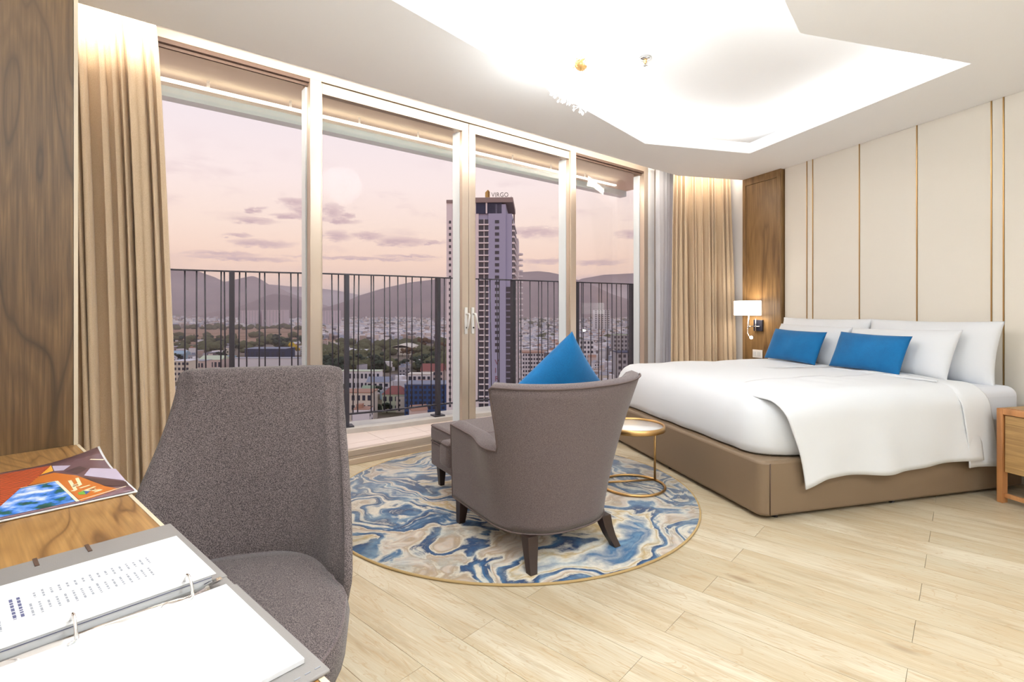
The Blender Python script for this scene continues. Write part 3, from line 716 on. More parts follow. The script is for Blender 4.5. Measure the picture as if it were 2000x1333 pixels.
for p in ((.13, .05), (1.0, .05), (.05, 1.0)): part('foot', MB().lathe([(.0001, 0), (.018, 0), (.018, .022), (.0001, .022)], 12, (*p, 0)), M['black'], bd)
part('mattress', MB().prism([(x_, y_+.115*(1-smooth((x_-.35)/.8)) if y_ < 1 else y_-.06) for x_, y_ in rrect(.125, .45, -.002, BW-.05, .16, 8, (1, 0, 0, 1))[:9]+[(.45+.05*k_, -.002) for k_ in range(18)]+rrect(1.4, BL-.012, -.002, BW-.05, .07, 8, (0, 1, 1, 0))[1:-1]+[(.45, BW-.05)]+rrect(.125, .45, -.002, BW-.05, .16, 8, (1, 0, 0, 1))[11:]], ZBASE+.002, .686, True), M['sheet'], bd, bevel=.06, seg=5)

# duvet: one draped sheet with a cap over the foot and a flap down the near side
duv = thing('duvet', 'white duvet spread over the bed, its near side hanging over the leather base', 'duvet', BC, rzB)
SE = 1.66
def contour(d, n=150):
    """U-shaped outline (near head -> foot -> far head) inset by d with rounded foot corners"""
    x0, y0, y1 = .055+d, .045+min(d, BW/2-.06), BW-.045-min(d, BW/2-.06); r = max(.01, .20-d*.6); r = min(r, (y1-y0)/2-.001) if y1-y0 > .03 else .004
    pts = [(SE, y0)]
    path = [('l', (SE, y0), (x0+r, y0)), ('a', (x0+r, y0+r), -.5*PI, -PI), ('l', (x0, y0+r), (x0, y1-r)), ('a', (x0+r, y1-r), PI, .5*PI), ('l', (x0+r, y1), (SE, y1))]
    out = []
    cnt = [44, 14, 34, 14, 44]
    for seg, c in zip(path, cnt):
        for k in range(c):
            t = k/c
            if seg[0] == 'l': out.append((lerp(seg[1][0], seg[2][0], t), lerp(seg[1][1], seg[2][1], t)))
            else: a = lerp(seg[2], seg[3], t); out.append((seg[1][0]+r*math.cos(a), seg[1][1]+r*math.sin(a)))
    out.append((SE, y1)); return out
prof = [(.012, ZBASE+.006), (-.006, ZBASE+.018), (-.016, .40), (-.022, .48), (-.014, .56), (.006, .615), (.035, .655), (.075, .682), (.14, .70), (.25, .712), (.42, .718), (.65, .720), (.86, .720), (BW/2-.055, .720)]
def nz_(x, y, z, s): return mnoise.noise(Vector((x*s, y*s, z*s)))
vs = []; cs = [contour(d) for d, z in prof]; nc = len(cs[0])
for (d, z), c in zip(prof, cs):
    for i, (x, y) in enumerate(c):
        top = smooth((z-.5)/.2)
        w_ = .011*nz_(x, y, 1.7, 3.1)+.005*nz_(x, y, .3, 9)
        wv_ = (1-top)*.014*nz_(x*1.0, y*1.0, z*.25, 6.0)
        vs.append((x-wv_, y-wv_, z+w_*top))
fs = [(k*nc+i, k*nc+i+1, (k+1)*nc+i+1, (k+1)*nc+i) for k in range(len(prof)-1) for i in range(nc-1)]
mb = MB().add(vs, fs, True)
part('cover', mb, M['linen'], duv, solid=.006, w=False)
def cap_z(s, t):
    r = .2; dx, dy = s-.055, min(t, BW-t)-.045
    d = r-math.hypot(r-dx, r-dy) if dx < r and dy < r else min(dx, dy)
    tab = [(a_, b_) for a_, b_ in prof[5:]]
    return interp(tab, max(d, .006)) + .011*nz_(s, t, 1.7, 3.1)+.005*nz_(s, t, .3, 9)
def flap(s0, s1, hem, out, t_in, slant0, slant1, seedz, ns=70, nl=34, wave=1.0):
    def fn(i, j):
        s = lerp(s0, s1, i); hz_ = hem(i)
        # arc path: on top (t_in -> .10), round the edge, down to the hem
        L1, R = t_in-.10, .135; L2 = R*PI/2; L3 = (.72-R)-hz_; T = L1+L2+L3; l = j*T
        s = lerp(s0, s1, i); zc = cap_z(s, max(.26, t_in-l))-.72
        if l < L1: t, z = t_in-l, .7235
        elif l < L1+L2: a = (l-L1)/R; t, z = .10-R*math.sin(a), .7235-R*(1-math.cos(a))
        else: t, z = .10-R, .7235-R-(l-L1-L2)
        dn = smooth((l-L1)/(L2+L3))
        s += lerp(slant0, slant1, i)*dn
        f = wave*(.015*math.sin(s*9.0+seedz)+.010*math.sin(s*17+1.3*seedz)+.012*nz_(s, z, seedz, 5))*dn*dn
        return Vector((s, t-out*smooth((l-L1*.5)/(L2+.1))-f-.012*dn, z+lerp(-.012, .004, smooth(i/.2)) *(1-dn)+.004*dn+zc*(1-dn*.9)+.003*nz_(s*3, t*3, seedz, 3)*(1-dn)))
    return MB().grid(fn, ns, nl)
part('side_drape', flap(.12, 1.60, lambda i: .205+.03*i-.035*smooth((.12-i)/.12)+.012*math.sin(i*9), .0, .50, .14, .02, .5), M['linen'], duv, solid=.006)
part('turned_edge', flap(1.44, 1.665, lambda i: .20-.012*i, .014, .70, .05, .09, 2.1, 24, 34, .5), M['linen'], duv, solid=.006)
part('hem_roll', MB().tube([(1.445+.008*math.sin(k*.9)+.045*smooth((.5-(.9-k*.03))/.9), .88-k*.03, .7275) for k in range(27)], .006, 6), M['linen'], duv)

# pillows and cushions
def pillow_mesh(name, w, h, t, m, pinch=.06, seed=0, flange=0, n=30):
    def side(sg):
        def fn(i, j):
            u, v = 2*i-1, 2*j-1
            u, v = math.copysign(1-(1-abs(u))**1.25, u), math.copysign(1-(1-abs(v))**1.25, v)
            x = w/2*u*(1-pinch*(1-v*v)); z = h/2*v*(1-pinch*1.2*(1-u*u))
            b = max(0, (1-abs(u)**2.6))*max(0, (1-abs(v)**2.6))
            y = sg*t/2*b**.55
            y += sg*.008*b*nz_(x+seed, z, seed, 7) + .006*nz_(x, z+seed, seed*2, 4)
            return Vector((x, y, z))
        return fn
    mb = MB().grid(side(1), n, n)
    g = MB().grid(side(-1), n, n); mb.add(g.v, [tuple(reversed(f)) for f in g.f], True)
    me = mb.mesh(name, m); weld(me, 1e-4); return me
def put_pillow(name, label, cat, me, s, t, z, lean, yaw=0, roll=0, group=None, piping=None):
    o = link(bpy.data.objects.new(name, me)); tag(o, label, cat, group)
    p = bed(s, t, z); o.location = p
    # local x across the bed (far -> near), local y toward the wall, leaning back
    o.rotation_euler = (Matrix.Rotation(ROT(E2)+PI+yaw, 4, 'Z') @ Matrix.Rotation(-lean, 4, 'X') @ Matrix.Rotation(roll, 4, 'Y')).to_euler(); return o
for i, (s, t, w, h, ln, z, lab) in enumerate((
    (1.985, 1.535, 1.0, .46, .22, .895, 'white pillow at the far back against the upholstered wall, nearest the wall lamp'),
    (1.985, .565, .98, .46, .22, .895, 'white pillow at the near back against the upholstered wall, its right end lit brightest'),
    (1.80, 1.50, .82, .40, .42, .87, 'white pillow leaning behind the far blue cushion'),
    (1.80, .66, .86, .40, .42, .865, 'white pillow leaning behind the near blue cushion'))):
    put_pillow('pillow', lab, 'pillow', pillow_mesh('pillow', w, h, .20, M['linen'], .045, i*3.7, n=34), s, t, z, ln, roll=(.0, .0, .015, -.02)[i], group='white pillows on the bed')
for i, (t, lab) in enumerate(((1.445, 'blue velvet lumbar cushion at the far side of the bed, nearest the wall lamp'), (.715, 'blue velvet lumbar cushion at the near side of the bed, nearer the nightstand'))):
    o = put_pillow('lumbar_cushion', lab, 'cushion', pillow_mesh('lumbar_cushion', .60, .31, .14, M['blue'], .05, 11+i*5), 1.60, t, .868, .42, roll=.02, group='blue cushions')

# ================================================================== NIGHTSTAND
NP = Vector((3.028, 3.20, 0))
ns_ = thing('nightstand', 'oak nightstand with an orange frame and one drawer, beside the near side of the bed', 'nightstand', NP, ROT(-E2))
# local x along the drawer front (toward the camera side), local y toward the wall
NW, ND, NH = .52, .50, .585
fr = MB().box(0, .032, 0, .045, 0, NH).box(NW-.032, NW, 0, .045, 0, NH).box(.032, NW-.032, 0, .045, NH-.035, NH)
part('front_frame', fr, M['wood_edge'], ns_, bevel=.002)
part('top', MB().box(0, NW, .045, ND, NH-.03, NH), M['wood_stand'], ns_, bevel=.002)
part('drawer', MB().box(.037, NW-.037, .012, .03, .195, NH-.04), M['wood_stand'], ns_, bevel=.002)
part('case', MB().box(.034, NW-.034, .045, ND, .19, NH-.032), M['wood_stand'], ns_)
for x in (0, NW-.032): part('leg', MB().box(x, x+.032, ND-.045, ND, 0, NH-.03), M['wood_edge'], ns_, bevel=.002)
part('stretcher', MB().box(.032, NW-.032, .012, .034, .035, .06), M['wood_edge'], ns_, bevel=.002)

# ================================================================== RUG
RC = Vector((0, 3.385, 0)); RR = 1.172
rug = thing('round_rug', 'round marbled rug in blue, cream and gold under the armchair', 'rug', RC)
part('pile', MB().lathe([(.0001, .0), (RR-.006, .0), (RR-.006, .010), (.0001, .0105)], 128), M['rug'], rug)
part('binding', MB().tube([(math.cos(2*PI*k/128)*(RR-.004), math.sin(2*PI*k/128)*(RR-.004), .0062) for k in range(128)], .0062, 8, True), plain('rug_binding', srgb(172, 146, 100), .9), rug)
ZR = .0106

# ================================================================== ARMCHAIR
AC = Vector((.125, 2.725, ZR)); af = Vector((-.535, .845, 0)).normalized()
ach = thing('armchair', 'taupe upholstered armchair with a curved flared back, on the round rug', 'armchair', AC, ROT(af)-PI/2)
# local +y forward (to the window), +x to the right
AZ0, AZA, AZB = .145, .548, .845
def arm_h(b, a):   # rim height by position along the U (b = local y), raised for the back
    k = smooth((-.225-b)/.07)
    return lerp(AZA+.012*smooth((b-.1)/.3), AZB+.012*abs(a/.45)**2, k)
def ushape(tt, z, zt):
    """tt in [-1,1] around the U; returns plan point on the outer face"""
    f = (z-AZ0)/(AZB-AZ0); a = abs(tt)
    bx = .318+.022*f+.185*f**1.6*smooth((.80-a)/.3)    # half width
    bk = -.345-.135*f**1.2                              # back line
    ys = -.05                                           # where the side turns into the back curve
    if a > .62: y = lerp(ys, .345, (a-.62)/.38); x = bx
    else:
        t = a/.62*PI/2; e = 2.0/2.35
        x = bx*math.sin(t)**e; y = ys-(ys-bk)*max(0, math.cos(t))**e
    return Vector((math.copysign(x, tt), y, z))
def inward(tt, z, zt, th):
    p = ushape(tt, z, zt); e = .004; q = ushape(min(1, tt+e), z, zt)-ushape(max(-1, tt-e), z, zt); n = Vector((-q.y, q.x, 0)); n.normalize()
    return p+n*th
NQ = 161; KQ = [k/16 for k in range(17)]
rows = None; vs = []; rimo = []
for i in range(NQ):
    tt = -1+2*i/(NQ-1); zt = None
    pb_ = ushape(tt, .6, 0); zt = arm_h(pb_.y, pb_.x)
    pt = ushape(tt, zt, zt); zt = arm_h(pt.y, pt.x)
    th = lerp(.105, .085, smooth((zt-AZA)/.25))
    col = [ushape(tt, lerp(AZ0, zt-.012, k), zt) for k in KQ]
    rimo.append(ushape(tt, zt-.006, zt))
    col += [inward(tt, zt, zt, .012)+Vector((0, 0, 0)), inward(tt, zt, zt, th*.5)+Vector((0, 0, .012)), inward(tt, zt, zt, th*.85)+Vector((0, 0, .002))]
    col += [inward(tt, lerp(.25, zt-.02, k), zt, th) for k in reversed(KQ)]
    vs += col; rows = len(col)
fs = [(i*rows+j, (i+1)*rows+j, (i+1)*rows+(j+1) % rows, i*rows+(j+1) % rows) for i in range(NQ-1) for j in range(rows)]
o_ = (NQ-1)*rows
for j in range((rows-1)//2):
    k = rows-1-j
    if k-j > 2: fs += [(j, j+1, k-1, k), (o_+j, o_+k, o_+k-1, o_+j+1)]
    elif k-j == 2: fs += [(j, j+1, k), (o_+j, o_+k, o_+j+1)]
shell = part('back_and_arms', MB().add(vs, fs, True), M['taupe'], ach)
part('piping', MB().tube([p+(p-Vector((0, -.05, p.z))).normalized()*.001 for p in rimo], .0048, 6), M['piping'], shell)
for sg in (0, 1):
    tt = -1 if sg == 0 else 1
    part('piping', MB().tube([ushape(tt, lerp(AZ0, AZA+.004, k/8), 0)+Vector((0, .002, 0)) for k in range(9)], .0045, 6), M['piping'], shell)
part('seat_frame', MB().prism([(p.x*.93, p.y*.93+(.012 if abs(k-30) > 28 else 0)) for k, p in enumerate([ushape(1-2*k/60, AZ0, 0) for k in range(61)])], AZ0, .285), M['taupe'], ach)
part('front_rail', MB().box(-.30, .30, .31, .352, AZ0, .286), M['taupe'], ach, bevel=.012)
part('base_piping', MB().tube([ushape(-1+2*k/80, AZ0+.003, 0) for k in range(81)], .0045, 6), M['piping'], ach)
cush = [(-.235, -.27), (.235, -.27), (.235, .375), (.335, .375), (.335, .50), (-.335, .50), (-.335, .375), (-.235, .375)]
sc = part('seat_cushion', MB().prism(cush, .288, .435), M['taupe'], ach, bevel=.028, seg=4)
part('piping', MB().tube([(x*1.004, y+.002*(1 if y > 0 else -1), .424) for x, y in cush], .0045, 6, True), M['piping'], sc)
for (x0, y0, x1, y1) in ((-.275, .31, -.275, .335), (.275, .31, .275, .335)):
    part('leg', MB().hexa([(x1-.019, y1-.019, 0), (x1+.019, y1-.019, 0), (x1+.019, y1+.019, 0), (x1-.019, y1+.019, 0), (x0-.029, y0-.029, AZ0+.003), (x0+.029, y0-.029, AZ0+.003), (x0+.029, y0+.029, AZ0+.003), (x0-.029, y0+.029, AZ0+.003)]), M['leg'], ach, bevel=.002)
for sx_ in (-1, 1):
    ring = [(AZ0+.003, .0, .030), (.10, .012, .027), (.05, .032, .023), (0, .062, .019)]
    vs = []; 
    for z, o_, r_ in ring:
        cxx, cyy = sx_*(.225+o_*.5), -.275-o_
        vs += [(cxx-r_, cyy-r_, z), (cxx+r_, cyy-r_, z), (cxx+r_, cyy+r_, z), (cxx-r_, cyy+r_, z)]
    fs = [(0, 1, 2, 3), (15, 14, 13, 12)]+[(k*4+j, (k+1)*4+j, (k+1)*4+(j+1) % 4, k*4+(j+1) % 4) for k in range(3) for j in range(4)]
    part('leg', MB().add(vs, fs), M['leg'], ach, bevel=.002)
# cushion standing on its corner in the armchair
me = pillow_mesh('square_cushion', .48, .48, .17, M['blue'], .05, 23, n=36)
o = link(bpy.data.objects.new('square_cushion', me)); tag(o, 'blue velvet square cushion standing on its corner in the armchair', 'cushion', 'blue cushions')
ar = Vector((af.y, -af.x, 0)); pc = AC+ar*.062+af*-.125; pc.z = .765
o.location = pc; o.rotation_euler = (Matrix.Rotation(ROT(af)-PI/2, 4, 'Z') @ Matrix.Rotation(.28, 4, 'X') @ Matrix.Rotation(PI/4+.03, 4, 'Y')).to_euler()

# ================================================================== OTTOMAN
ot = thing('ottoman', 'taupe upholstered ottoman with dark tapered legs, in front of the armchair', 'ottoman', AC+ar*.115+af*.79, ROT(af)-PI/2)
part('body', MB().box(-.28, .28, -.22, .22, .135, .30), M['taupe'], ot, bevel=.018, seg=3)
tp = part('top_cushion', MB().box(-.285, .285, -.225, .225, .298, .412), M['taupe'], ot, bevel=.03, seg=4)
for z in (.402, .30): part('piping', MB().tube([(x, y, z) for x, y in rrect(-.283, .283, -.223, .223, .03, 4)], .0045, 6, True), M['piping'], tp)
for sx_ in (-1, 1):
    for sy_ in (-1, 1):
        x, y = sx_*.225, sy_*.165
        part('leg', MB().hexa([(x-.016, y-.016, 0), (x+.016, y-.016, 0), (x+.016, y+.016, 0), (x-.016, y+.016, 0), (x-.026, y-.026, .137), (x+.026, y-.026, .137), (x+.026, y+.026, .137), (x-.026, y+.026, .137)]), M['leg'], ot, bevel=.002)

# ================================================================== SIDE TABLE
SP = Vector((.815, 3.445, ZR))
stb = thing('side_table', 'round side table with a white marble top and thin brass legs, between armchair and bed', 'table', SP, .0)
part('tabletop', MB().lathe([(.0001, .395), (.196, .395), (.196, .407), (.0001, .407)], 48), M['marble'], stb)
part('rim', MB().lathe([(.196, .385), (.208, .385), (.210, .390), (.210, .418), (.205, .421), (.198, .418), (.198, .407), (.196, .385)], 64), M['brass'], stb)
part('base_ring', MB().tube([(.207*math.cos(2*PI*k/64), .207*math.sin(2*PI*k/64), .009) for k in range(64)], .009, 8, True), M['brass'], stb)
la = math.atan2(.105, .185); A_ = (.2*math.cos(la), .2*math.sin(la)); B_ = (.2*math.cos(la+2.45), .2*math.sin(la+2.45)); C_ = (.2*math.cos(la-2.0), .2*math.sin(la-2.0))
for q in (A_, B_): part('leg', MB().tube([(q[0], q[1], .005), (q[0], q[1], .39)], .008, 8), M['brass'], stb)
part('cross_bar', MB().tube([(A_[0], A_[1], .0125), (B_[0], B_[1], .0125)], .007, 8), M['brass'], stb)

# ================================================================== WALL LAMP AND SOCKET on the pilaster (local x along its face)
def pilp(x, z, off=0): return pa+pd*x-pn*off+Vector((0, 0, z))
lampT = thing('wall_lamp', 'bedside wall lamp with lit drum shade and small reading light on dark pilaster', 'lamp', pilp(.225, 1.0), ROT(pd))
part('back_plate', MB().box(-.045, .075, -.022, -.001, -.04, .085), M['black'], lampT, bevel=.003)
part('bracket', MB().tube([(-.0, -.02, .012), (-.0, -.10, .012), (-.0, -.14, .012)], .006, 8).tube([(-.045, -.03, .012), (.05, -.03, .012)], .005, 8).tube([(0, -.035, -.04), (0, -.035, .10)], .005, 8), M['chrome'], lampT)
part('stem', MB().tube([(0, -.135, -.01), (0, -.135, .15)], .006, 8), M['chrome'], lampT)
part('lamp_shade', MB().lathe([(.165, .135), (.168, .14), (.168, .292), (.165, .297), (.160, .292), (.160, .14)], 48, (-.02, -.135, 0), True, 1.0, .62), M['shade'], lampT)
part('bulb', MB().sphere((-.02, -.135, .21), .028, 12), M['bulb'], lampT)
rd = part('reading_arm', MB().tube([(-.01, -.13, .10), (-.015, -.135, .0), (0.0, -.15, -.06), (.04, -.17, -.095), (.075, -.18, -.105)], .005, 8), M['chrome'], lampT)
part('reading_head', MB().lathe([(.008, -.03), (.016, -.028), (.02, -.0), (.019, .0)], 16, (0, 0, 0)), M['chrome'], rd).matrix_local = Matrix.Translation((.085, -.185, -.105)) @ Vector((.25, -.95, -.1)).to_track_quat('Z', 'Y').to_matrix().to_4x4()
part('reading_bulb', MB().sphere((.087, -.187, -.106), .0155, 10), emis('lit_reading_bulb', (1, .97, .92), 30), rd)
lamp('reading_lamp', 'SPOT', pilp(.225+.09, 1.0-.106, .21), 4, NEUT, spot_size=2.6, spot_blend=.7, shadow_soft_size=.02).rotation_euler = (-(pn)+Vector((0, 0, -.25))).to_track_quat('-Z', 'Y').to_euler()
lamp('wall_lamp_bulb', 'POINT', pilp(.205, 1.21, .135), 5, WARM, shadow_soft_size=.05)
sk = thing('socket_plate', 'white double socket plate on the dark pilaster, just above the bed edge', 'socket', pilp(.215, .705), ROT(pd))
part('plate', MB().box(-.06, .075, -.009, -.001, -.045, .045), M['white'], sk, bevel=.003)
for x in (-.03, .03): part('socket_face', MB().box(x-.022, x+.022, -.0115, -.008, -.025, .025), M['paper'], sk, bevel=.001)

# ================================================================== CURTAINS
def curtain(name, label, cat, base, d, L0, L1, s0, s1, z0, z1, folds, amp, m, seed, ns=220, nz=26, th=.003):
    """hangs along base + d*s; top spans s0..s0+L0, bottom spans s1..s1+L1"""
    n = Vector((-d.y, d.x, 0)); o = link(bpy.data.objects.new(name, None)); o.location = base; o.rotation_euler = (0, 0, ROT(d)); tag(o, label, cat); o.empty_display_size = .1
    rr_ = random.Random(seed); ph = [rr_.uniform(0, 6) for _ in range(4)]
    def fn(i, j):
        k = 1-j; b = smooth(j)**.8 if j else 0
        w = i + .30/folds*math.sin(2*PI*i*folds*.31+ph[0]) + .16/folds*math.sin(2*PI*i*folds*.53+ph[1])
        s = lerp(s0+L0*i, s1+L1*i, j**.7)
        A = amp*lerp(.65, 1.15, j)*(1+.35*math.sin(2*PI*i*folds*.23+ph[2]))
        c = math.sin(2*PI*w*folds+.5*math.sin(3*j+ph[3]))
        y = A*math.copysign(abs(c)**.8, c)+.012*math.sin(9*i+4*j+seed)
        return Vector((s+.35*A*math.sin(4*PI*w*folds), y, lerp(z1, z0, j)))
    part('fabric', MB().grid(fn, ns, nz), m, o, solid=th)
    part('rail', MB().box(min(s0, s1)-.02, s0+L0+.02, -.012, .012, z1, z1+.03), M['white'], o)
    return o
curtain('curtain', 'tan drapery curtain gathered at the left of the window, beside the veneer panel', 'curtain', wpt(0, -.26), WD, .99, 1.09, -2.22, -2.20, .015, 2.90, 19, .036, M['curtain'], 3, 420)
curtain('curtain', 'tan drapery curtain at the far right corner, beside the dark pilaster', 'curtain', Vector((1.90, 6.08, 0)), Vector((.995, .10, 0)).normalized(), .70, .76, 0, -.02, .015, 2.90, 11.5, .058, M['curtain'], 5)
curtain('sheer_curtain', 'white sheer curtain hanging between the window and the right tan curtain', 'curtain', wpt(3.79, -.14), WD, .80, .88, 0.0, -.03, .015, 2.90, 9, .016, M['voile'], 8, 120, 14, .0015)

# ================================================================== CHANDELIER
chn = thing('chandelier', 'bright dandelion chandelier of thin rods and crystal sprays hanging from the tray ceiling', 'chandelier', CH)
part('canopy', MB().lathe([(.0001, ZU-CH.z), (.05, ZU-CH.z), (.048, ZU-CH.z-.02), (.0001, ZU-CH.z-.024)], 24), M['white'], chn)
part('cord', MB().tube([(0, 0, .04), (0, 0, ZU-CH.z-.02)], .003, 6), M['white'], chn)
part('hub', MB().sphere((0, 0, 0), .038, 16), M['brass'], chn)
rc_ = random.Random(9)
spray = MB()
for k in range(11):
    d = Vector((rc_.gauss(0, 1), rc_.gauss(0, 1), rc_.gauss(.9, .7))).normalized(); spray.tube([(0, 0, 0), d*.045], [.0016, .0005], 4)
    e = d*.046; r_ = .0062; spray.add([e+Vector((r_, 0, 0)), e+Vector((0, r_, 0)), e-Vector((r_, 0, 0)), e-Vector((0, r_, 0)), e+Vector((0, 0, r_*1.5)), e-Vector((0, 0, r_*1.5))], [(0, 1, 4), (1, 2, 4), (2, 3, 4), (3, 0, 4), (1, 0, 5), (2, 1, 5), (3, 2, 5), (0, 3, 5)])
sme = spray.mesh('crystal_spray', M['crystal'])
for k in range(56):
    zz = 1-2*(k+.5)/56; a = k*2.39996; rr_ = math.sqrt(1-zz*zz); d = Vector((rr_*math.cos(a), rr_*math.sin(a), zz)); L_ = .20+rc_.uniform(-.025, .03)
    ro = part('rod', MB().tube([d*.03, d*L_], .0014, 5), M['chrome'], chn)
    q = inst(sme, 'crystal_spray', ro, d*L_); q.rotation_euler = d.to_track_quat('Z', 'Y').to_euler()
for k in range(6):
    a = k*PI/3; d = Vector((math.cos(a), math.sin(a), .35*(-1)**k)).normalized(); bo = part('bulb_holder', MB().tube([d*.03, d*.055], .008, 8), M['brass'], chn)
    part('bulb', MB().sphere(d*.066, .012, 8), M['bulb'], bo)
# sprinkler
spk = thing('sprinkler', 'small chrome fire sprinkler on the tray ceiling, right of the chandelier', 'sprinkler', (.925, 3.555, ZU))
part('escutcheon', MB().lathe([(.0001, -.001), (.040, -.001), (.036, -.010), (.012, -.014)], 24), M['chrome'], spk)
part('body', MB().lathe([(.011, -.012), (.011, -.03), (.006, -.034), (.006, -.044)], 12), M['brass'], spk)
for sx_ in (-1, 1): part('frame_arm', MB().tube([(sx_*.010, 0, -.028), (sx_*.014, 0, -.042), (0, 0, -.056)], .0022, 6), M['chrome'], spk)
part('deflector', MB().lathe([(.0001, -.058), (.018, -.058), (.018, -.060), (.0001, -.061)], 16), M['chrome'], spk)
# ================================================================== BALCONY
DZR, ZCURB = .353, .044
RT = [(120, 4.02), (320, 4.42), (440, 4.63), (627, 4.93), (760, 5.25), (870, 5.62), (1000, 6.02), (1127, 6.50), (1240, 7.02), (1330, 7.5)]
def railp(px): Y = interp(RT, px); return Vector(((px-1000)/1000*Y, Y, 0))
RC_ = [railp(120+k*(1300-120)/60) for k in range(61)]
def offs(pts, d):  # offset toward the room (d>0)
    out = []
    for i, p in enumerate(pts):
        a, b = pts[max(0, i-1)], pts[min(len(pts)-1, i+1)]; t = (b-a).normalized(); out.append(p+Vector((t.y, -t.x, 0))*d)
    return out
def ribbon(mb, A, B, z0, z1):
    n = len(A); vs = []
    for a, b in zip(A, B): vs += [(a.x, a.y, z0), (b.x, b.y, z0), (b.x, b.y, z1), (a.x, a.y, z1)]
    fs = [(i*4+j, (i+1)*4+j, (i+1)*4+(j+1) % 4, i*4+(j+1) % 4) for i in range(n-1) for j in range(4)]+[(3, 2, 1, 0), tuple((n-1)*4+j for j in range(4))]
    return mb.add(vs, fs)
inner_w = [wpt(-2.6+k*.1, .162) for k in range(69)]
slab_poly = [(p.x, p.y) for p in offs(RC_, -.22)[::-1]]+[(wpt(-2.6, .165).x, wpt(-2.6, .165).y), (wpt(4.6, .165).x, wpt(4.6, .165).y)]
bf = struct(part('balcony_floor', MB().prism(slab_poly, -.25, -.012), M['grout']), 'balcony floor outside the window')
# square tiles, cut along the curb
cr = offs(RC_, .12)
tilefull = None
for i in range(-6, 12):
    for j in range(0, 4):
        t0, d0, T = i*.45+.12, .165+j*.45, .45
        ps = [wpt(t0+.002, d0+.002), wpt(t0+T-.002, d0+.002), wpt(t0+T-.002, d0+T-.002), wpt(t0+.002, d0+T-.002)]
        c = sum(ps, Vector())/4
        # nearest curb distance along window normal
        best = min(cr, key=lambda p: abs((p-c).dot(WD))); lim = (best-WP).dot(WN)+.12
        if d0 > lim: continue
        d1 = min(d0+T-.002, lim)
        if tilefull is None: tilefull = MB().box(.002, T-.002, .002, T-.002, -.012, 0).mesh('tile', M['tile'])
        me = tilefull if d1 > d0+T-.003 else MB().box(.002, T-.002, .002, d1-d0, -.012, 0).mesh('tile', M['tile'])
        inst(me, 'tile', bf, wpt(t0, d0), (0, 0, rzW))
struct(part('balcony_curb', ribbon(MB(), offs(RC_, .12), offs(RC_, -.22), -.25, ZCURB), M['concrete']))
# soffit of the balcony above with a downstand edge, and an added bar for a reflection
spoly = [(wpt(4.6, 1.08).x, wpt(4.6, 1.08).y), (wpt(-2.6, 1.08).x, wpt(-2.6, 1.08).y)]+[(wpt(-2.6, .165).x, wpt(-2.6, .165).y), (wpt(4.6, .165).x, wpt(4.6, .165).y)]
struct(part('balcony_ceiling', MB().prism(spoly, 2.95, 3.15), M['bsoffit']))
struct(part('balcony_ceiling_edge', ribbon(MB(), [wpt(-2.6, .965), wpt(4.6, .965)], [wpt(-2.6, 1.08), wpt(4.6, 1.08)], 2.87, 2.951), M['beam']))
ls = thing('soffit_light_strip', 'long glowing light strip under the balcony soffit outside the window', 'light', (0, 0, 2.95))  # added bar and brackets, glowing in place of the pocket strip's reflection
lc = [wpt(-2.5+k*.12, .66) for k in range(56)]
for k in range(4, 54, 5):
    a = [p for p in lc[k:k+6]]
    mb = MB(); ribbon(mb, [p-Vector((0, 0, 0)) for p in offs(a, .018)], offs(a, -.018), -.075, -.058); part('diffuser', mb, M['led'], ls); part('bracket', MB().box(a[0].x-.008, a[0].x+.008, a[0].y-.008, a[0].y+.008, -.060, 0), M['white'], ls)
for k in range(4, 52, 12): strip('soffit_strip_lamp', lc[k]+Vector((0, 0, 2.87)), lc[min(52, k+12)]+Vector((0, 0, 2.87)), Vector((0, 0, -1)), 10.0, WARM, .04)  # added fill lamps that brighten the balcony floor and soffit

# railing
rl = thing('balcony_railing', 'dark steel balcony railing with uneven slender balusters outside the window', 'railing', (0, 0, 0))
ZTOP = EYE+DZR
part('top_rail', ribbon(MB(), offs(RC_, .022), offs(RC_, -.022), ZTOP-.012, ZTOP), M['rail'], rl)
part('bottom_rail', ribbon(MB(), offs(RC_, .016), offs(RC_, -.016), ZCURB+.115, ZCURB+.13), M['rail'], rl)
for px in (240, 453, 677, 855, 1002, 1126, 1233):
    p = railp(px); q = railp(px+4); t = (q-p).normalized(); nn = Vector((-t.y, t.x, 0))
    part('post', MB().obox(p-t*.02-nn*.03, t, nn, .04, .06, ZCURB, ZTOP-.01), M['rail'], rl)
    part('base_plate', MB().obox(p-t*.06-nn*.06, t, nn, .12, .12, ZCURB, ZCURB+.014), M['rail'], rl)
tops = [263, 281, 300, 316, 330, 361, 384, 400, 432, 438, 468, 480, 507, 517, 545, 568, 582, 604, 622, 648, 661, 692, 701, 725, 729.5, 751, 761, 777, 793, 805, 822, 843, 868, 880, 893, 908, 921, 935, 948, 957, 970, 975,
        1012, 1017, 1035, 1052, 1058, 1070, 1082, 1091, 1105, 1115, 1136, 1139, 1154, 1170, 1175, 1186, 1195, 1204, 1213, 1226, 1250, 1262]
rb = random.Random(2)
for i, px in enumerate(tops):
    sh = rb.choice((-2.5, -1, 0, 1.5, 3)) if px < 1000 else rb.choice((-1, 0, 1))
    a, b = railp(px), railp(px+sh); a.z = ZTOP-.006; b.z = ZCURB+.12
    part('baluster', MB().tube([b, a], .0062, 6), M['rail'], rl)

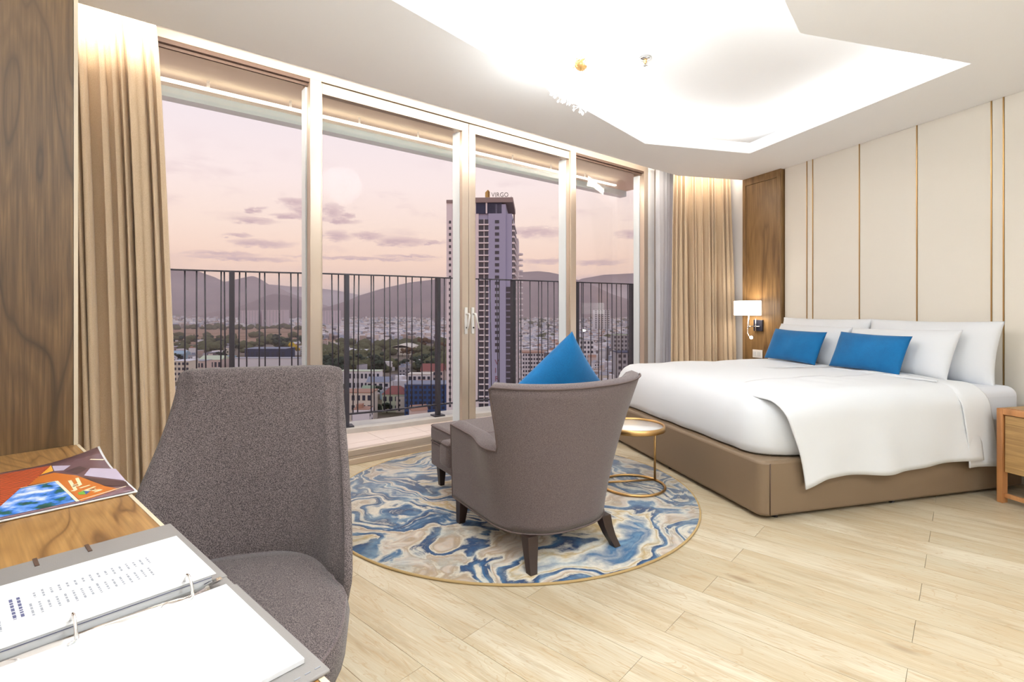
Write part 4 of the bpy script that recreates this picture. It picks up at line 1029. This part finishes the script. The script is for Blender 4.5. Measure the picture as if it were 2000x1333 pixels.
# ================================================================== CITY FAR BELOW
ZG = EYE-70.0
def G(px, py): Y = 70000/(py-605); return Vector(((px-1000)/1000*Y, Y, ZG))
m, nt, b = mat('city_ground'); tc = N(nt, 'ShaderNodeTexCoord'); n1 = N(nt, 'ShaderNodeTexNoise', i_Scale=.012, i_Detail=6.0, i_Roughness=.65); nt.links.new(tc.outputs['Object'], n1.inputs['Vector'])
n2 = N(nt, 'ShaderNodeTexNoise', i_Scale=.0016, i_Detail=4.0); nt.links.new(tc.outputs['Object'], n2.inputs['Vector'])
c1 = RAMP(nt, n1.outputs[0], [(.3, srgb(74, 74, 58)), (.45, srgb(112, 102, 84)), (.55, srgb(146, 132, 120)), (.7, srgb(96, 98, 78))])
c1 = MIX(nt, RAMP(nt, n2.outputs[0], [(.4, 0.0), (.6, .7)]), c1, srgb(128, 112, 100))
nt.links.new(c1, b.inputs['Base Color']); b.inputs['Roughness'].default_value = 1; b.inputs['Specular IOR Level'].default_value = 0
gm = m
gnd = struct(part('ground', MB().add([(-14000, 60, 0), (16000, 60, 0), (16000, 16000, 0), (-14000, 16000, 0)], [(0, 1, 2, 3)]), gm)); gnd.location = (0, 0, ZG)
m, nt, b = mat('dry_field'); tc = N(nt, 'ShaderNodeTexCoord'); mp = N(nt, 'ShaderNodeMapping'); mp.inputs['Scale'].default_value = (.004, .02, 1); nt.links.new(tc.outputs['Object'], mp.inputs[0])
n1 = N(nt, 'ShaderNodeTexNoise', i_Scale=1.0, i_Detail=7.0, i_Roughness=.6); nt.links.new(mp.outputs[0], n1.inputs['Vector'])
nt.links.new(RAMP(nt, n1.outputs[0], [(.3, srgb(96, 88, 66)), (.45, srgb(150, 122, 100)), (.6, srgb(172, 140, 120)), (.75, srgb(120, 112, 84))]), b.inputs['Base Color']); b.inputs['Roughness'].default_value = 1; b.inputs['Specular IOR Level'].default_value = 0
fp = [G(p, q) for p, q in ((150, 674), (660, 672), (690, 645), (560, 641), (150, 644))]
struct(part('field', MB().prism([(p.x, p.y) for p in fp], ZG, ZG+.4), m))
fp = [G(p, q) for p, q in ((120, 905), (760, 905), (700, 800), (330, 772), (200, 772))]
struct(part('road', MB().prism([(p.x, p.y) for p in fp], ZG, ZG+.3), plain('street_asphalt', srgb(120, 116, 120), .9)))
def colmat(name, c): return plain(name, c, .85, spec=.15)
BM = {k: colmat('render_'+k, srgb(*v)) for k, v in dict(white=(222, 219, 222), cream=(216, 207, 192), grey=(166, 163, 168), pink=(210, 190, 182), blue=(74, 96, 140), navy=(70, 74, 96), lightblue=(156, 178, 192),
      slab=(204, 190, 196), green=(150, 164, 140), palegreen=(196, 204, 178), red=(146, 96, 90), yellow=(196, 184, 140), slate=(140, 144, 158), terrac=(170, 134, 116)).items()}
BM['glass'] = plain('dark_window_glass', srgb(66, 68, 80), .25, spec=.5)
def house(name, label, cat, px0, px1, yt, yb, wall_m, roof_m, kind='flat', depth=None, cols=0, rows_=0, group=None, rot=0.0, win=None, tall=False):
    """a building placed on the ground at its own distance; windows are recessed openings, each a part"""
    Y = 70000/(yb-605); w = (px1-px0)/1000*Y; h = (yb-yt)/1000*Y; c = Vector((((px0+px1)/2-1000)/1000*Y, Y, ZG)); dp = depth or min(w, 16)
    o = thing(name, label, cat, c, rot, group)
    hb = h if kind == 'flat' else h*.72
    part('walls', MB().box(-w/2, w/2, 0, dp, 0, hb), wall_m, o)
    if kind == 'flat':
        part('roof', MB().box(-w/2-.3, w/2+.3, -.3, dp+.3, hb, hb+.5), roof_m, o)
    elif kind == 'gable':
        v = [(-w/2-.5, -.5, hb), (w/2+.5, -.5, hb), (w/2+.5, dp+.5, hb), (-w/2-.5, dp+.5, hb), (-w/2-.5, dp/2, h), (w/2+.5, dp/2, h)]
        part('roof', MB().add(v, [(0, 1, 5, 4), (2, 3, 4, 5), (0, 4, 3), (1, 2, 5), (0, 3, 2, 1)]), roof_m, o)
    elif kind == 'hip':
        v = [(-w/2-.5, -.5, hb), (w/2+.5, -.5, hb), (w/2+.5, dp+.5, hb), (-w/2-.5, dp+.5, hb), (-w/5, dp/2, h), (w/5, dp/2, h)]
        part('roof', MB().add(v, [(0, 1, 5, 4), (2, 3, 4, 5), (0, 4, 3), (1, 2, 5), (0, 3, 2, 1)]), roof_m, o)
    elif kind == 'vault':
        part('roof', MB().grid(lambda i, j: (-w/2-.5+(w+1)*i, -.5+(dp+1)*j, hb+(h-hb)*math.sin(PI*i)), 14, 2), roof_m, o, solid=.2)
    if cols and rows_:
        cw, rh = w/cols, hb/rows_; kw, kh = (.09, .48) if tall else (.28, .26); me = MB().box(-cw*kw, cw*kw, -.12, .12, -rh*kh, rh*kh).mesh('window', win or BM['glass'])
        for i in range(cols):
            for j in range(rows_): inst(me, 'window', o, (-w/2+cw*(i+.5), 0, rh*(j+.5)))
    return o
# landmarks, nearest first
house('office_block', 'blue office block with rows of dark windows below the railing, left of the tower', 'building', 790, 870, 752, 812, BM['blue'], BM['slate'], 'flat', 18, 9, 6)
house('apartment_house', 'cream apartment house with red cornice below the railing, just right of the grey chair', 'building', 664, 726, 768, 826, BM['cream'], BM['terrac'], 'flat', 14, 6, 3)
house('villa', 'pale green villa with a red hipped roof, left of the blue office block', 'building', 746, 792, 757, 806, BM['palegreen'], BM['red'], 'hip', 14, 4, 2)
house('terrace_house', 'pale house with a teal gable roof behind the cream apartment house', 'building', 706, 728, 755, 782, BM['cream'], BM['green'], 'gable', 10, 3, 2)
house('school_building', 'long white building with a pale green roof at the edge of the dark trees', 'building', 664, 742, 726, 762, BM['white'], BM['palegreen'], 'flat', 10, 10, 2)
house('town_house', 'white house with a slate blue gable roof below the long white school', 'building', 716, 760, 738, 770, BM['white'], BM['slate'], 'gable', 14, 4, 2)
house('villa', 'white villa with a tall red gable roof, beside the left side of the tower', 'building', 822, 866, 712, 758, BM['pink'], BM['red'], 'gable', 14, 4, 3)
house('terraced_villa', 'white villa with roof terraces just above the blue office block', 'building', 796, 842, 732, 764, BM['white'], BM['cream'], 'flat', 12, 5, 2)
house('apartment_block', 'cream apartment block left of the grey chair, beside the left curtain', 'building', 338, 370, 706, 746, BM['cream'], BM['white'], 'flat', 14, 4, 4)
house('shop_house', 'pale pink low building right of the cream block, behind the grey chair', 'building', 372, 398, 706, 738, BM['pink'], BM['grey'], 'flat', 14, 4, 2)
house('market_hall', 'low market hall with a pale green roof over a pink wall', 'building', 388, 432, 696, 722, BM['pink'], BM['palegreen'], 'gable', 20, 6, 1)
house('bungalow', 'light blue gabled house by the left edge of the window view', 'building', 330, 360, 686, 706, BM['lightblue'], BM['lightblue'], 'gable', 14, 3, 1)
house('warehouse', 'low blue roofed shed beside the market hall', 'building', 436, 452, 697, 712, BM['lightblue'], BM['lightblue'], 'flat', 12)
house('commercial_building', 'wide navy commercial building below the dry field', 'building', 478, 558, 682, 705, BM['navy'], BM['slate'], 'flat', 30, 8, 1)
house('warehouse', 'long white walled shed in front of the navy building', 'building', 450, 582, 701, 722, BM['white'], BM['grey'], 'flat', 16)
house('sports_hall', 'white arched sports hall among the trees', 'building', 760, 804, 675, 694, BM['cream'], BM['cream'], 'vault', 60)
house('warehouse', 'long low white roofed building left of the sports hall', 'building', 680, 722, 685, 697, BM['white'], BM['white'], 'flat', 20)
house('yellow_villa', 'yellow house standing behind the yellow tree', 'building', 570, 604, 678, 692, BM['yellow'], BM['terrac'], 'flat', 20, 4, 2)
house('apartment_slab', 'left one of two pale high-rise slabs beyond the dry field', 'building', 468, 507, 607, 640, BM['slab'], BM['slab'], 'flat', 40, 7, 1, win=BM['grey'], tall=True)
house('apartment_slab', 'right one of two pale high-rise slabs beyond the dry field', 'building', 511, 556, 606, 640, BM['slab'], BM['slab'], 'flat', 40, 7, 1, win=BM['grey'], tall=True)
house('apartment_slab', 'pale high-rise slab just right of the left mullion', 'building', 630, 659, 607, 639, BM['slab'], BM['slab'], 'flat', 40, 5, 1, win=BM['grey'], tall=True)
house('apartment_tower', 'pale twin-core apartment tower right of the rightmost mullion, above the low houses', 'building', 1161, 1192, 606, 650, BM['white'], BM['white'], 'flat', 30, 5, 12)
house('apartment_block', 'tall grey apartment block with many windows between the tower and the blue cushion', 'building', 1020, 1062, 690, 800, BM['white'], BM['terrac'], 'flat', 18, 8, 14)
house('office_block', 'grey block with a green rooftop at the right end of the view', 'building', 1198, 1226, 655, 704, BM['grey'], BM['green'], 'flat', 20, 4, 6)
house('office_block', 'pale grey wide block below the green rooftop at the right end of the view', 'building', 1206, 1262, 690, 760, BM['grey'], BM['navy'], 'flat', 24, 6, 6)
house('apartment_block', 'white narrow block right of the blue cushion, among the low houses', 'building', 1132, 1160, 665, 720, BM['white'], BM['grey'], 'flat', 16, 4, 6)

# ---- the tower
TY = 276.0
tw = thing('hotel_tower', 'tall grey hotel tower with balconies and a rooftop sign, seen behind the door handles', 'building', ((872-1000)/1000*TY, TY, ZG), -.045)
k_ = TY/1000.0; TX = lambda px: (px-872)*k_ ; TZ = lambda py: 70+(605-py)*k_ ; FW = TX(1000)
tg = colmat('tower_grey', srgb(172, 174, 200)); tl = colmat('tower_light', srgb(232, 226, 228)); tb = colmat('tower_brown', srgb(156, 142, 138))
ZR_ = TZ(418)
part('core', MB().box(.3, FW, .9, 33, 0, ZR_), tg, tw)
part('wall_strip', MB().box(0, TX(884), 0, 33, 0, TZ(396)), tl, tw)
part('wall_strip', MB().box(TX(905), TX(935), .2, 20, 0, TZ(392)), tl, tw)
part('wall_strip', MB().box(TX(954), TX(988), 0, 33, 0, TZ(400)), tg, tw)
part('crown', MB().box(TX(925), TX(1002), -1.0, 34, TZ(397), TZ(387.5)).box(0, TX(906), -.5, 20, TZ(397), TZ(391)), tb, tw)
part('crown_column', MB().box(TX(949), TX(952), -.4, .6, ZR_, TZ(397)), tl, tw); part('crown_column', MB().box(TX(998), TX(1001), 31, 32.5, ZR_, TZ(397)), tb, tw)
part('crown_recess', MB().box(TX(930), TX(980), .0, 1, ZR_, TZ(397)), BM['navy'], tw)
FH = 3.3; nf_ = int(ZR_/FH)
wA = MB().box(0, TX(881)-TX(877), -.15, .3, .9, 2.4).mesh('window', BM['glass'])
wB = MB().box(0, TX(905)-TX(885), .3, .95, .55, 3.0).mesh('window', BM['glass'])
wC = MB().box(0, TX(954)-TX(936), .3, .95, .55, 3.0).mesh('window', BM['glass'])
wD = MB().box(0, TX(975)-TX(967), -.12, .3, .8, 2.5).mesh('window', BM['glass'])
sA = MB().box(0, TX(905)-TX(884), -.5, .95, -.18, .5).mesh('balcony', tl); sC = MB().box(0, TX(955)-TX(935), -.5, .95, -.18, .5).mesh('balcony', tl)
fn_ = MB().box(0, .35, .0, .9, 0, FH).mesh('fin', tl)
sdw = MB().box(0, .5, 1, 32, .7, 3.0).mesh('side_window', BM['glass']); sdb = MB().box(0, 1.5, 1, 33, -.2, .7).mesh('side_balcony', tl)
lm = MB().box(0, TX(999)-TX(989), .2, .95, .6, 3.0).mesh('window', BM['glass'])
for f in range(nf_):
    z = f*FH; 
    if z+70 < 0: pass
    inst(wA, 'window', tw, (TX(877), 0, z)); inst(wB, 'window', tw, (TX(885), 0, z)); inst(wC, 'window', tw, (TX(936), 0, z))
    inst(sA, 'balcony', tw, (TX(884), 0, z)); inst(sC, 'balcony', tw, (TX(935), 0, z))
    if z+70 > 0 and z < TZ(690) - 0 or True:
        if z > TZ(694) : inst(wD, 'window', tw, (TX(967), 0, z))
    inst(sdb, 'side_balcony', tw, (FW, 0, z)); inst(sdw, 'side_window', tw, (FW-.1, 0, z))
    if z < TZ(560): inst(lm, 'window', tw, (TX(989), .0, z-.0))
    for px in (945,): inst(fn_, 'fin', tw, (TX(px), 0, z))
def text_mesh(s, size, depth, font_y=1.0):
    c = bpy.data.curves.new('t', 'FONT'); c.body = s; c.size = size; c.extrude = depth; c.align_x = 'LEFT'; c.resolution_u = 2
    o = bpy.data.objects.new('t', c); COL.objects.link(o); dg = bpy.context.evaluated_depsgraph_get(); me = bpy.data.meshes.new_from_object(o.evaluated_get(dg)); bpy.data.objects.remove(o); return me
sg = plain('sign_grey', srgb(128, 124, 118), .5)
me = text_mesh('VIRGO', 3.5, .15); me.materials.clear(); me.materials.append(sg)
o = inst(me, 'sign_letters', tw, (TX(960), -.6, TZ(386.5)), (PI/2, 0, 0)); o.scale = (.88, 1, 1)
gp = plain('sign_gold', srgb(196, 160, 88), .4, .3)
part('sign_emblem', MB().prism([(-1.1, 0), (1.4, 0), (1.4, 3.0), (.4, 4.1), (-1.1, 2.6)], -.15, .15), gp, tw).matrix_local = Matrix.Translation((TX(952), -.6, TZ(387))) @ Matrix.Rotation(PI/2, 4, 'X')
part('sign_emblem_face', MB().prism([(.35, .2), (1.3, .2), (1.3, 2.9), (.35, 3.7)], .15, .2), plain('sign_dark_gold', srgb(140, 108, 60), .4, .3), tw).matrix_local = Matrix.Translation((TX(952), -.6, TZ(387))) @ Matrix.Rotation(PI/2, 4, 'X')
sred = plain('sign_dull_red', srgb(140, 92, 104), .5)
for ch, py in (('V', 712), ('I', 728), ('R', 744), ('G', 760), ('O', 776)):
    me = text_mesh(ch, 3.9, .08); me.materials.clear(); me.materials.append(sred); inst(me, 'wall_letter', tw, (TX(966.5), -.12, TZ(py)), (PI/2, 0, 0))
# stepped rear wing with curved balconies
part('rear_wing', MB().box(FW, FW+2.6, 24, 40, 0, TZ(455)), tl, tw)
rbm = MB().prism([(0, 0), (1.6, .4), (2.6, 2.2), (2.6, 5), (1.4, 6.5), (0, 7)], 0, .9).mesh('rear_balcony', tl)
for f in range(nf_-4): inst(rbm, 'rear_balcony', tw, (FW+2.6, 26, f*FH))
part('aerial', MB().tube([(TX(998), 3, TZ(387)), (TX(998), 3, TZ(382))], .1, 5), tb, tw)

# ---- ordinary houses: individuals in view, the far sprawl as one field
hr = random.Random(21)
wcol = ['white', 'white', 'white', 'cream', 'grey', 'white', 'pink', 'lightblue']; rcol = ['white', 'grey', 'terrac', 'grey', 'slate', 'cream', 'white', 'grey']
protos = []
for i in range(12):
    w, d, h = hr.uniform(5, 10), hr.uniform(8, 14), hr.uniform(5, 15); gable = hr.random() < .4
    o = thing('town_house', 'small town house among the crowded houses below the balcony', 'house', (0, 0, 0), 0, 'crowded town houses below')
    part('walls', MB().box(-w/2, w/2, -d/2, d/2, 0, h), BM[wcol[i % 8]], o)
    if gable: part('roof', MB().add([(-w/2-.3, -d/2-.3, h), (w/2+.3, -d/2-.3, h), (w/2+.3, d/2+.3, h), (-w/2-.3, d/2+.3, h), (0, -d/2-.3, h+2.6), (0, d/2+.3, h+2.6)], [(0, 4, 5, 3), (1, 2, 5, 4), (0, 1, 4), (2, 3, 5), (0, 3, 2, 1)]), BM[rcol[(i*3) % 8]], o)
    else: part('roof', MB().box(-w/2, w/2, -d/2, d/2, h, h+.4).box(-w/4, w/4, 0, d/3, h+.4, h+2.6), BM[rcol[(i*5) % 8]], o)
    wm = MB()
    for fl in range(int(h/3.2)):
        for c in (-1, 1): wm.box(c*w*.25-.7, c*w*.25+.7, -d/2-.08, -d/2+.1, fl*3.2+1, fl*3.2+2.5)
    wo_ = part('window_row', wm, BM['glass'], o); wo_['kind'] = 'stuff'
    o['desc'] = ('%s town house with %s %s roof' % (wcol[i % 8], rcol[(i*3) % 8] if gable else rcol[(i*5) % 8], 'gable' if gable else 'flat')).replace('terrac', 'terracotta').replace('palegreen', 'pale green').replace('lightblue', 'light blue')
    protos.append(o)
TAKEN = [(790, 870, 812), (664, 760, 826), (820, 870, 758), (796, 842, 764), (338, 400, 746), (388, 432, 722), (478, 558, 705), (450, 582, 722), (1020, 1062, 800), (1198, 1262, 760), (760, 804, 694)]
def blocked(px, py):
    return any(a-8 < px < b+8 and y-6 < py < y+22 for a, b, y in TAKEN) or (868 < px < 1004 and py < 900 and py > 850)
used = [False]*12; placed = 0
ZT_ = ['right of the tower', 'between grey chair and tower', 'beside the left curtain', 'beyond the left mullion', 'in the farther quarter']
def put_house(px, py, zi):
    global placed
    i = hr.randrange(12); p = G(px, py); rz = hr.choice((0, PI/2))+hr.uniform(-.5, .5)
    if not used[i]: used[i] = True; protos[i].location = p; protos[i].rotation_euler = (0, 0, rz); r_ = protos[i]
    else: r_ = copytree(protos[i], p, rz)
    r_['label'] = protos[i]['desc']+', '+ZT_[zi]; r_['group'] = 'town houses '+ZT_[zi]
    placed += 1
SITES = []
zones = [(1005, 1262, 690, 860, 260), (668, 870, 742, 860, 26), (310, 450, 690, 800, 22), (560, 700, 676, 700, 12), (1005, 1262, 655, 690, 110)]
for zi, (a, b_, y0, y1, n) in enumerate(zones):
    k = 0
    while k < n:
        py = y0+(y1-y0)*hr.random()**1.3; px = hr.uniform(a, b_)
        k += 1
        q_ = G(px, py)
        if blocked(px, py) or any((q_-s_).length < 13 for s_ in SITES): continue
        SITES.append(q_); put_house(px, py, zi)
for o in list(COL.objects):
    if 'desc' in o: del o['desc']
for o, us in zip(protos, used):
    if not us:
        for c in list(o.children): bpy.data.objects.remove(c)
        bpy.data.objects.remove(o)
# far sprawl: thousands of tiny houses, one field with per-house wall colour
m, nt, b = mat('sprawl_walls'); at_ = N(nt, 'ShaderNodeAttribute', attribute_name='tint'); nt.links.new(at_.outputs['Color'], b.inputs['Base Color']); b.inputs['Roughness'].default_value = .9; b.inputs['Specular IOR Level'].default_value = .1
def sprawl(name, zones, label):
    mb = MB(); cols = []
    pal = [srgb(*c) for c in ((228, 224, 228), (232, 226, 226), (206, 200, 206), (220, 204, 196), (190, 186, 194), (180, 160, 150), (170, 176, 190), (236, 232, 232), (120, 112, 114))]
    for (a, b_, y0, y1, n, s0, s1) in zones:
        for _ in range(n):
            py = y0+(y1-y0)*hr.random(); px = hr.uniform(a, b_)
            if blocked(px, py): continue
            p = G(px, py); w, d, h = hr.uniform(5, 12)*s0, hr.uniform(6, 14)*s0, hr.uniform(4, 14)*s1; rz = hr.uniform(0, 3.1); ax = Vector((math.cos(rz), math.sin(rz), 0)); ay = Vector((-ax.y, ax.x, 0))
            mb.obox(p-ax*w/2-ay*d/2, ax, ay, w, d, ZG, ZG+h); c = hr.choice(pal); r_ = hr.choice(pal)
            cols += [c, r_, c, c, c, c]
    me = mb.mesh(name, m); at2 = me.color_attributes.new('tint', 'FLOAT_COLOR', 'CORNER'); li = 0
    buf = []
    for c, pl in zip(cols, me.polygons): buf += [c[0], c[1], c[2], 1.0]*pl.loop_total
    at2.data.foreach_set('color', buf)
    o = link(bpy.data.objects.new(name, me)); tag(o, label, 'houses', None, 'stuff'); return o
sprawl('distant_houses', [(150, 660, 619, 641, 900, 1.8, 1.3), (620, 870, 618, 664, 1500, 1.3, 1.1), (660, 868, 640, 672, 380, 1.2, 1.2), (1003, 1290, 617, 700, 2800, 1.15, 1.0), (1003, 1290, 690, 800, 260, .9, .9), (560, 870, 690, 760, 30, 1, .8), (300, 460, 660, 700, 40, 1, .7)],
       'pale sprawl of distant town houses reaching to the foot of the mountains')

# ---- trees
def leafm(name, c1, c2):
    m, nt, b = mat(name); tc = N(nt, 'ShaderNodeTexCoord'); nz = N(nt, 'ShaderNodeTexNoise', i_Scale=.55, i_Detail=8.0, i_Roughness=.8); nt.links.new(tc.outputs['Object'], nz.inputs['Vector'])
    nt.links.new(RAMP(nt, nz.outputs[0], [(.35, c1), (.65, c2)]), b.inputs['Base Color']); b.inputs['Roughness'].default_value = 1; b.inputs['Specular IOR Level'].default_value = .05; return m
LG = [leafm('dark_foliage', srgb(40, 48, 42), srgb(84, 92, 76)), leafm('olive_foliage', srgb(64, 66, 48), srgb(118, 116, 84)), leafm('yellow_foliage', srgb(150, 126, 40), srgb(214, 180, 70)), leafm('rust_foliage', srgb(88, 66, 50), srgb(122, 100, 72))]
bark = colmat('bark', srgb(84, 70, 58))
def crown(mb, c, r, sd):
    bm = bmesh.new(); bmesh.ops.create_icosphere(bm, subdivisions=2, radius=1)
    vs = []
    for v in bm.verts:
        q = v.co*(1+.30*mnoise.noise(v.co*2.1+Vector((sd, 0, 0)))+.16*mnoise.noise(v.co*5+Vector((0, sd, 0)))); vs.append((c[0]+q.x*r, c[1]+q.y*r, c[2]+q.z*r*.8))
    mb.add(vs, [tuple(v.index for v in f.verts) for f in bm.faces], True); bm.free()
TLAB = ['dark green tree crown among the houses below the balcony', 'olive green tree crown among the houses below the balcony', 'yellow flowering tree beside the navy commercial building', 'rust brown tree crown in front of the white sports hall']
TP = []
for i in range(4):
    o = thing('tree', TLAB[i], 'tree', (0, 0, 0), 0, ('dark trees below', 'olive trees below', None, 'rust trees below')[i])
    mb = MB(); 
    for q in range(11): crown(mb, (hr.gauss(0, 2.1), hr.gauss(0, 2.1), 6.6+hr.uniform(-1.8, 2.6)), hr.uniform(1.1, 2.3), q*7+i)
    part('crown', mb, LG[i], o); part('trunk', MB().tube([(0, 0, 0), (0, 0, 6)], [.4, .25], 6), bark, o); TP.append(o)
tused = [False]*4
def put_tree(i, px, py, s):
    p = G(px, py)
    where = 'in front of the sports hall' if i == 3 else 'beside the navy commercial building' if i == 2 else 'left of the first mullion' if px < 610 else 'right of the hotel tower' if px > 1000 else 'in the park beyond the school building' if py < 745 and px < 770 else 'just left of the hotel tower' if py < 745 else 'near the blue office block'
    kind_ = ('dark green', 'olive green', 'yellow flowering', 'rust brown')[i]
    if not tused[i]: tused[i] = True; TP[i].location = p; TP[i].scale = (s, s, s); TP[i].rotation_euler = (0, 0, hr.uniform(0, 6)); r_ = TP[i]
    else: r_ = copytree(TP[i], p, hr.uniform(0, 6), (s, s, s))
    r_['label'] = kind_+' tree '+where; r_['group'] = kind_+' trees '+where
    if i == 2: del r_['group']
put_tree(2, 570, 698, 2.0)
for (px, py, s) in ((798, 700, 1.5), (806, 699, 1.4), (786, 697, 1.2), (860, 692, 1.8), (828, 686, 2.2)): put_tree(3, px, py, s)
for (i, a, b_, y0, y1, n, s0, s1) in ((0, 628, 760, 718, 740, 26, 1.2, 2.0), (0, 760, 868, 705, 732, 24, 1.2, 1.9), (1, 625, 770, 700, 722, 22, 1.1, 1.8), (1, 760, 868, 690, 706, 14, 1.1, 1.8), (0, 322, 470, 690, 765, 20, .7, 1.2), (0, 535, 615, 668, 684, 9, 1.4, 2.2),
                                     (1, 590, 640, 690, 715, 9, 1.1, 1.6), (0, 668, 790, 762, 815, 12, .7, 1.1), (0, 1004, 1020, 660, 700, 6, 1.2, 1.6), (0, 1064, 1240, 645, 740, 18, .7, 1.1), (0, 328, 470, 660, 690, 12, 1.0, 1.4)):
    for _ in range(n):
        px, py = hr.uniform(a, b_), hr.uniform(y0, y1)
        q_ = G(px, py)
        if not blocked(px, py-8) and not any((q_-s_).length < 11 for s_ in SITES): put_tree(i, px, py, hr.uniform(s0, s1)); SITES.append(q_)
mb = MB()
for (a, b_, y0, y1, n) in ((620, 870, 672, 728, 260), (320, 640, 655, 690, 90), (300, 660, 613, 621, 110), (560, 880, 612, 622, 120), (1003, 1280, 622, 680, 90), (330, 640, 640, 645, 60)):
    for _ in range(n):
        p = G(hr.uniform(a, b_), hr.uniform(y0, y1)); r = hr.uniform(3, 7)*(1+p.y/3500)
        if blocked(1000+p.x/p.y*1000, 605+70000/p.y-6): continue
        bm = bmesh.new(); bmesh.ops.create_icosphere(bm, subdivisions=1, radius=1)
        mb.add([(p.x+v.co.x*r*1.6, p.y+v.co.y*r*1.6, ZG+r*.7+v.co.z*r*(1+.3*mnoise.noise(v.co*2+p))) for v in bm.verts], [tuple(v.index for v in f.verts) for f in bm.faces], True); bm.free()
o = part('distant_trees', mb, LG[1], None, w=False); tag(o, 'scattered groves of distant trees between the houses and the dry field', 'trees', None, 'stuff')

# ================================================================== MOUNTAINS (ridges with real depth)
m, nt, b = mat('mountain_slope'); tc = N(nt, 'ShaderNodeTexCoord'); n1 = N(nt, 'ShaderNodeTexNoise', i_Scale=.0022, i_Detail=7.0, i_Roughness=.6); nt.links.new(tc.outputs['Object'], n1.inputs['Vector'])
nt.links.new(RAMP(nt, n1.outputs[0], [(.35, srgb(104, 86, 86)), (.65, srgb(134, 112, 106))]), b.inputs['Base Color']); b.inputs['Roughness'].default_value = 1; b.inputs['Specular IOR Level'].default_value = 0
def ridge(name, label, prof, D, depth, seed, n=150):
    x0, x1 = prof[0][0], prof[-1][0]
    def fn(i, j):
        px = lerp(x0, x1, i); h = EYE-ZG+(605-interp(prof, px))/1000*D
        k = 1-abs(2*j-1)                       # 0 at feet, 1 at the crest
        Y = D+depth*(j-.5)*2
        X = (px-1000)/1000*D*(1+.0*(j-.5))
        q = mnoise.fractal(Vector((X/900, Y/900, seed)), 1.0, 2.0, 5)
        z = h*(k**1.15)*(1+.22*q*(1-k)*2*k**.3) + 0
        X += 260*mnoise.noise(Vector((X/1300, Y/700, seed+3)))*(1-k)
        return Vector((X, Y, ZG+max(-5, z)))
    o = part(name, MB().grid(fn, n, 29), m, None, w=False); struct(o); return o
ridge('mountain_ridge', '', [(-200, 540), (60, 500), (230, 505), (320, 523), (355, 527), (384, 529), (400, 535), (420, 542), (438, 551), (452, 548), (474, 543), (494, 539), (508, 545), (520, 554), (544, 562), (560, 570), (580, 578), (604, 586), (640, 602), (680, 608)], 6500, 1700, 1)
ridge('mountain_ridge', '', [(440, 607), (490, 592), (516, 579), (536, 574), (560, 577), (580, 584), (604, 593), (640, 606)], 4700, 700, 5, 60)
ridge('mountain_ridge', '', [(630, 610), (660, 594), (690, 583), (700, 578), (720, 572), (750, 563), (800, 552), (850, 546), (900, 541), (960, 536), (1016, 532), (1051, 530), (1072, 532), (1097, 537), (1125, 546), (1160, 558), (1195, 575), (1230, 586), (1290, 600), (1330, 608)], 5600, 1500, 9)
ridge('mountain_ridge', '', [(380, 590), (500, 560), (530, 556), (570, 560), (604, 561), (660, 568), (700, 576), (760, 590)], 12500, 1500, 13, 80)
ridge('mountain_ridge', '', [(1060, 580), (1135, 545), (1180, 537), (1240, 534), (1320, 530), (1460, 548), (1560, 580)], 11500, 1500, 17, 80)

# ================================================================== DUSK HAZE over the plain
hz_m = bpy.data.materials.new('dusk_haze'); hz_m.use_nodes = True; nt = hz_m.node_tree; nt.nodes.clear()
vs_ = N(nt, 'ShaderNodeVolumeScatter', i_Density=HAZE, i_Anisotropy=.0); vs_.inputs[0].default_value = (1.0, .86, .91, 1)
ou = N(nt, 'ShaderNodeOutputMaterial'); nt.links.new(vs_.outputs[0], ou.inputs['Volume']); hz_m.cycles.homogeneous_volume = True
o = part('haze', MB().box(-13500, 15500, 330, 15500, ZG+.6, ZG+420), hz_m, None); tag(o, 'thin pink dusk haze lying over the far city and mountains', 'haze', None, 'stuff')
